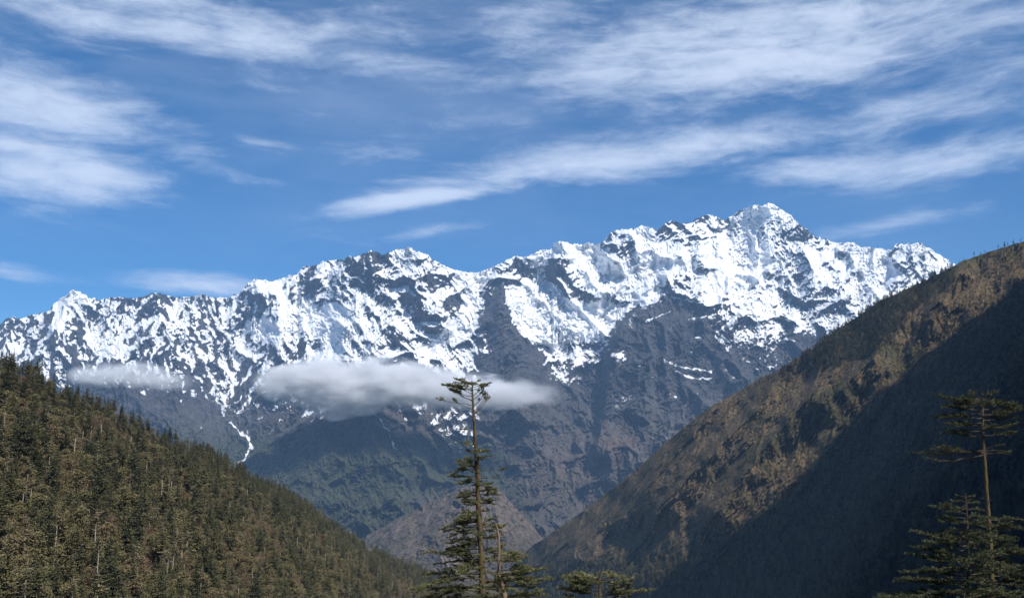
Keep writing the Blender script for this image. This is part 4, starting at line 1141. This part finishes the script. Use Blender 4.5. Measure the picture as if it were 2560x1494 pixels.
for (v0, ang, L, r0, r1, lf) in [(1126, 180, 130, -.05, .2, .7), (1130, 172, 168, -.12, .18, .8), (1132, 190, 120, -.1, .1, .8), (1128, 5, 74, .15, .1, .3), (1122, -5, 60, .2, .2, .2), (1135, 10, 70, -.1, .4, .1), (1136, 186, 190, -.25, .1, .12),
                                 (1208, 180, 16, 0, 0, 0), (1210, 0, 16, 0, 0, 0), (1246, 178, 22, 0, 0, 0), (1248, 2, 22, .05, 0, 0)]:
    T4.limb(v0, ang, L, r0, r1, leaf=lf, start=.45, part="branch")
for k in range(46):
    v0 = 1300 + k * 5.2; f = k / 46
    ang = [0, 180, 20, 340, 90, 270, 200, 355, 165][k % 9] + T4.rng.normal() * 10
    L = (60 + 75 * f) * (1.25 if math.cos(math.radians(ang)) > 0.3 else .62) * T4.rng.uniform(.75, 1.1)
    T4.limb(v0, ang, L, .15 - .2 * f, -.15, leaf=1.2, start=.2)
T4.finish()

# smaller fir in front of it
T5 = Fir("fir_tree", "smaller fir with spreading tiers left of the bare trunk at the right edge", "fir tree",
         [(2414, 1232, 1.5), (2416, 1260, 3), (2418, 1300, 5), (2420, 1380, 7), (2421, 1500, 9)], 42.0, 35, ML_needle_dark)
T5.trunk()
for (v0, ang, L, r0, r1, lf) in [(1242, 180, 26, .2, .1, .9), (1242, 0, 24, .2, .2, .9), (1252, 270, 22, .1, .1, 1), (1254, 182, 34, .0, .2, 1), (1256, 5, 36, .0, -.1, .9), (1270, 178, 80, .05, .1, 1), (1272, 5, 50, .05, -.2, .9),
                                 (1274, 90, 40, 0, 0, 1), (1284, 185, 60, .1, .0, 1), (1292, 2, 60, .1, -.25, .9), (1296, 175, 74, .05, -.1, 1), (1304, 182, 88, .1, .0, 1.1), (1310, -5, 70, .15, -.3, .9), (1312, 260, 54, 0, 0, 1.1),
                                 (1330, 180, 92, .15, -.3, 1), (1326, 6, 80, .2, -.5, .6), (1340, 186, 110, .1, -.1, 1.1), (1345, 172, 144, .05, .05, 1.1), (1350, 0, 70, .1, -.3, .9), (1356, 100, 60, 0, 0, 1.1), (1362, 190, 120, .1, .0, 1.1),
                                 (1378, 180, 110, .15, -.2, 1.1), (1384, 6, 90, .05, -.1, 1.1), (1388, 172, 100, .1, -.15, 1.2), (1394, 270, 80, 0, 0, 1.2), (1400, 184, 140, .1, .1, 1.2), (1408, 176, 172, .02, .12, 1.2), (1412, -4, 100, .05, -.1, 1.1),
                                 (1420, 190, 130, .05, -.1, 1.2), (1428, 172, 120, 0, 0, 1.2), (1436, 5, 110, .05, 0, 1.2), (1440, 182, 150, .0, .05, 1.2), (1448, 255, 90, 0, 0, 1.2), (1454, 186, 180, .0, .1, 1.2), (1462, 176, 200, -.02, .12, 1.2),
                                 (1468, -6, 120, 0, 0, 1.2), (1474, 190, 170, 0, 0, 1.2), (1482, 178, 214, -.05, .12, 1.2), (1486, 170, 180, 0, 0, 1.2), (1490, 5, 130, 0, 0, 1.2), (1500, 184, 225, 0, .05, 1.2), (1500, 270, 110, 0, 0, 1.2), (1512, 176, 200, 0, 0, 1.1)]:
    T5.limb(v0, ang, L, r0, r1, leaf=lf, start=.22)
for k in range(15):
    v0 = 1290 + k * 15
    T5.limb(v0, [262, 285, 240, 300, 272][k % 5], 26 + 4.5 * k, .05, -.1, leaf=.8, start=.2)
T5.finish()

# ------------------------------------------------------------------ low clouds in front of the range
def cloud(name, Y, prof, hd, label, dens, noise_scale, seed):
    """prof: (u, v_top, v_bottom) along the cloud; a lens of real volume, hd = half depth in m"""
    pr = np.array(prof, float)
    xs = []; zc = []; hh = []
    for u_, a, b in pr:
        p0 = at(u_, a, Y); p1 = at(u_, b, Y)
        xs.append(p0[0]); zc.append((p0[2] + p1[2]) / 2); hh.append(max(8.0, (p0[2] - p1[2]) / 2))
    xs = np.array(xs); zc = np.array(zc); hh = np.array(hh)
    x0, x1 = xs[0], xs[-1]
    cen = np.array([(x0 + x1) / 2, Y, zc.mean()])
    n = 60; s = np.linspace(0, 1, n); X = x0 + (x1 - x0) * s
    ZC = np.interp(X, xs, zc); HH = np.interp(X, xs, hh)
    hdp = hd * (0.25 + 0.75 * np.sin(np.pi * np.clip(s, 0.02, 0.98)) ** 0.6)
    mb = MB(); th = np.linspace(0, 2 * math.pi, 25)[:-1]
    Vv = np.stack([X[:, None] + 0 * th[None], Y + hdp[:, None] * np.cos(th)[None], ZC[:, None] + HH[:, None] * np.sin(th)[None]], -1) - cen
    sds = len(th)
    i = np.arange(n - 1)[:, None] * sds; j = np.arange(sds)[None, :]; j2 = (j + 1) % sds
    mb.raw(Vv.reshape(-1, 3), np.stack([i + j, i + j2, i + sds + j2, i + sds + j], -1).reshape(-1, 4))
    # end caps as fans of quads
    for row, flip in ((0, False), (n - 1, True)):
        c = Vv[row].mean(0); Q = []; vv = np.vstack([Vv[row], c]); k = len(th)
        for q in range(0, k, 2):
            Q.append([q, (q + 1) % k, (q + 2) % k, k] if flip else [k, (q + 2) % k, (q + 1) % k, q])
        mb.raw(vv, Q)
    m = bpy.data.materials.new(name + "_vapour"); m.use_nodes = True
    T = NT(m.node_tree); T.n.remove(T.n['Principled BSDF'])
    pv = T.add('ShaderNodeVolumePrincipled')
    T.l.new(pv.outputs[0], T.n['Material Output'].inputs['Volume'])
    tcn = T.add('ShaderNodeTexCoord'); ob = tcn.outputs['Object']
    wnz = T.add('ShaderNodeTexNoise'); T.put(wnz.inputs['Vector'], ob); wnz.inputs['Scale'].default_value = 1 / (noise_scale * 1.6); wnz.inputs['Detail'].default_value = 2
    obw = T.vmath('ADD', ob, T.vmath('MULTIPLY', T.vmath('SUBTRACT', wnz.outputs['Color'], (.5, .5, .5)), (noise_scale * .5,) * 3))
    se = T.add('ShaderNodeSeparateXYZ'); T.l.new(obw, se.inputs[0])
    sx = T.maprange(se.outputs[0], float(x0 - cen[0]), float(x1 - cen[0]))
    def curve(vals, lo, hi):
        fc = T.add('ShaderNodeFloatCurve'); T.put(fc.inputs['Value'], sx)
        cm = fc.mapping.curves[0]
        while len(cm.points) > 2: cm.points.remove(cm.points[1])
        ts = (xs - x0) / (x1 - x0); vs = (vals - lo) / (hi - lo)
        cm.points[0].location = (0, vs[0]); cm.points[1].location = (1, vs[-1])
        for a, b in list(zip(ts, vs))[1:-1]: cm.points.new(float(a), float(b))
        fc.mapping.update()
        return T.maprange(fc.outputs[0], 0, 1, float(lo), float(hi))
    zlo, zhi = (zc - cen[2]).min() - 1, (zc - cen[2]).max() + 1
    czn = curve(zc - cen[2], zlo, zhi); hhn = curve(hh, hh.min() - 1, hh.max() + 1)
    dzn = T.math('DIVIDE', T.math('SUBTRACT', se.outputs[2], czn), hhn)
    dyn = T.math('DIVIDE', se.outputs[1], hd)
    rr = T.math('SQRT', T.math('ADD', T.math('POWER', T.math('ABSOLUTE', dzn), 2.0), T.math('POWER', T.math('ABSOLUTE', dyn), 2.0)))
    nz = T.noise(T.mapping(ob, loc=(seed, 0, 0), scale=(.6, 1, 1.5)), 1 / noise_scale, 7, 0.64)
    f = T.math('SUBTRACT', T.math('SUBTRACT', 0.98, rr), T.math('MULTIPLY', T.math('SUBTRACT', nz, 0.5), 2.6))
    dn = T.maprange(f, 0.0, 0.95, 0.0, dens, smooth=True)
    ends = T.math('MULTIPLY', T.maprange(sx, 0.02, 0.12, smooth=True), T.maprange(sx, 0.99, 0.62, smooth=True))
    T.put(pv.inputs['Density'], T.math('MULTIPLY', dn, ends))
    pv.inputs['Color'].default_value = (0.975, 0.983, 0.995, 1)
    pv.inputs['Anisotropy'].default_value = -0.25
    try: m.cycles.volume_step_rate = 0.35
    except Exception: pass
    o = mb.build(name, m)
    o.location = cen.tolist()
    tagit(o, label, "cloud")
    return o
cloud("cloud", 7150.0, [(610, 950, 985), (680, 915, 1005), (750, 893, 1018), (820, 884, 1058), (890, 884, 1046), (960, 884, 1036), (1040, 896, 1030), (1120, 918, 1026), (1220, 932, 1028), (1310, 944, 1026), (1440, 966, 1008)],
      430, "long thick pale cloud bank lying across the middle of the mountain face", 0.018, 150, 3)
cloud("cloud", 7300.0, [(160, 925, 955), (215, 908, 968), (300, 900, 972), (350, 897, 976), (410, 914, 978), (510, 940, 982)],
      220, "small thin wispy cloud above the left hillside, apart from the long bank", 0.0085, 100, 9)

# ------------------------------------------------------------------ haze
hb = MB()
x0, x1, y0, y1, z0, z1 = -8600., 8600., -3600., 13200., -600., 3420.
vv = np.array([[x, y, z] for x in (x0, x1) for y in (y0, y1) for z in (z0, z1)])
hb.raw(vv, [[0, 1, 3, 2], [4, 6, 7, 5], [0, 4, 5, 1], [2, 3, 7, 6], [0, 2, 6, 4], [1, 5, 7, 3]])
hm = bpy.data.materials.new("valley_air"); hm.use_nodes = True
T = NT(hm.node_tree); T.n.remove(T.n['Principled BSDF'])
pv = T.add('ShaderNodeVolumePrincipled'); T.l.new(pv.outputs[0], T.n['Material Output'].inputs['Volume'])
pv.inputs['Color'].default_value = (0.37, 0.63, 1.0, 1)
pv.inputs['Density'].default_value = 3.1e-5
pv.inputs['Anisotropy'].default_value = 0.0
tagit(hb.build("haze", hm, smooth=False), "thin blue haze filling the valley air", "haze", kind='stuff')
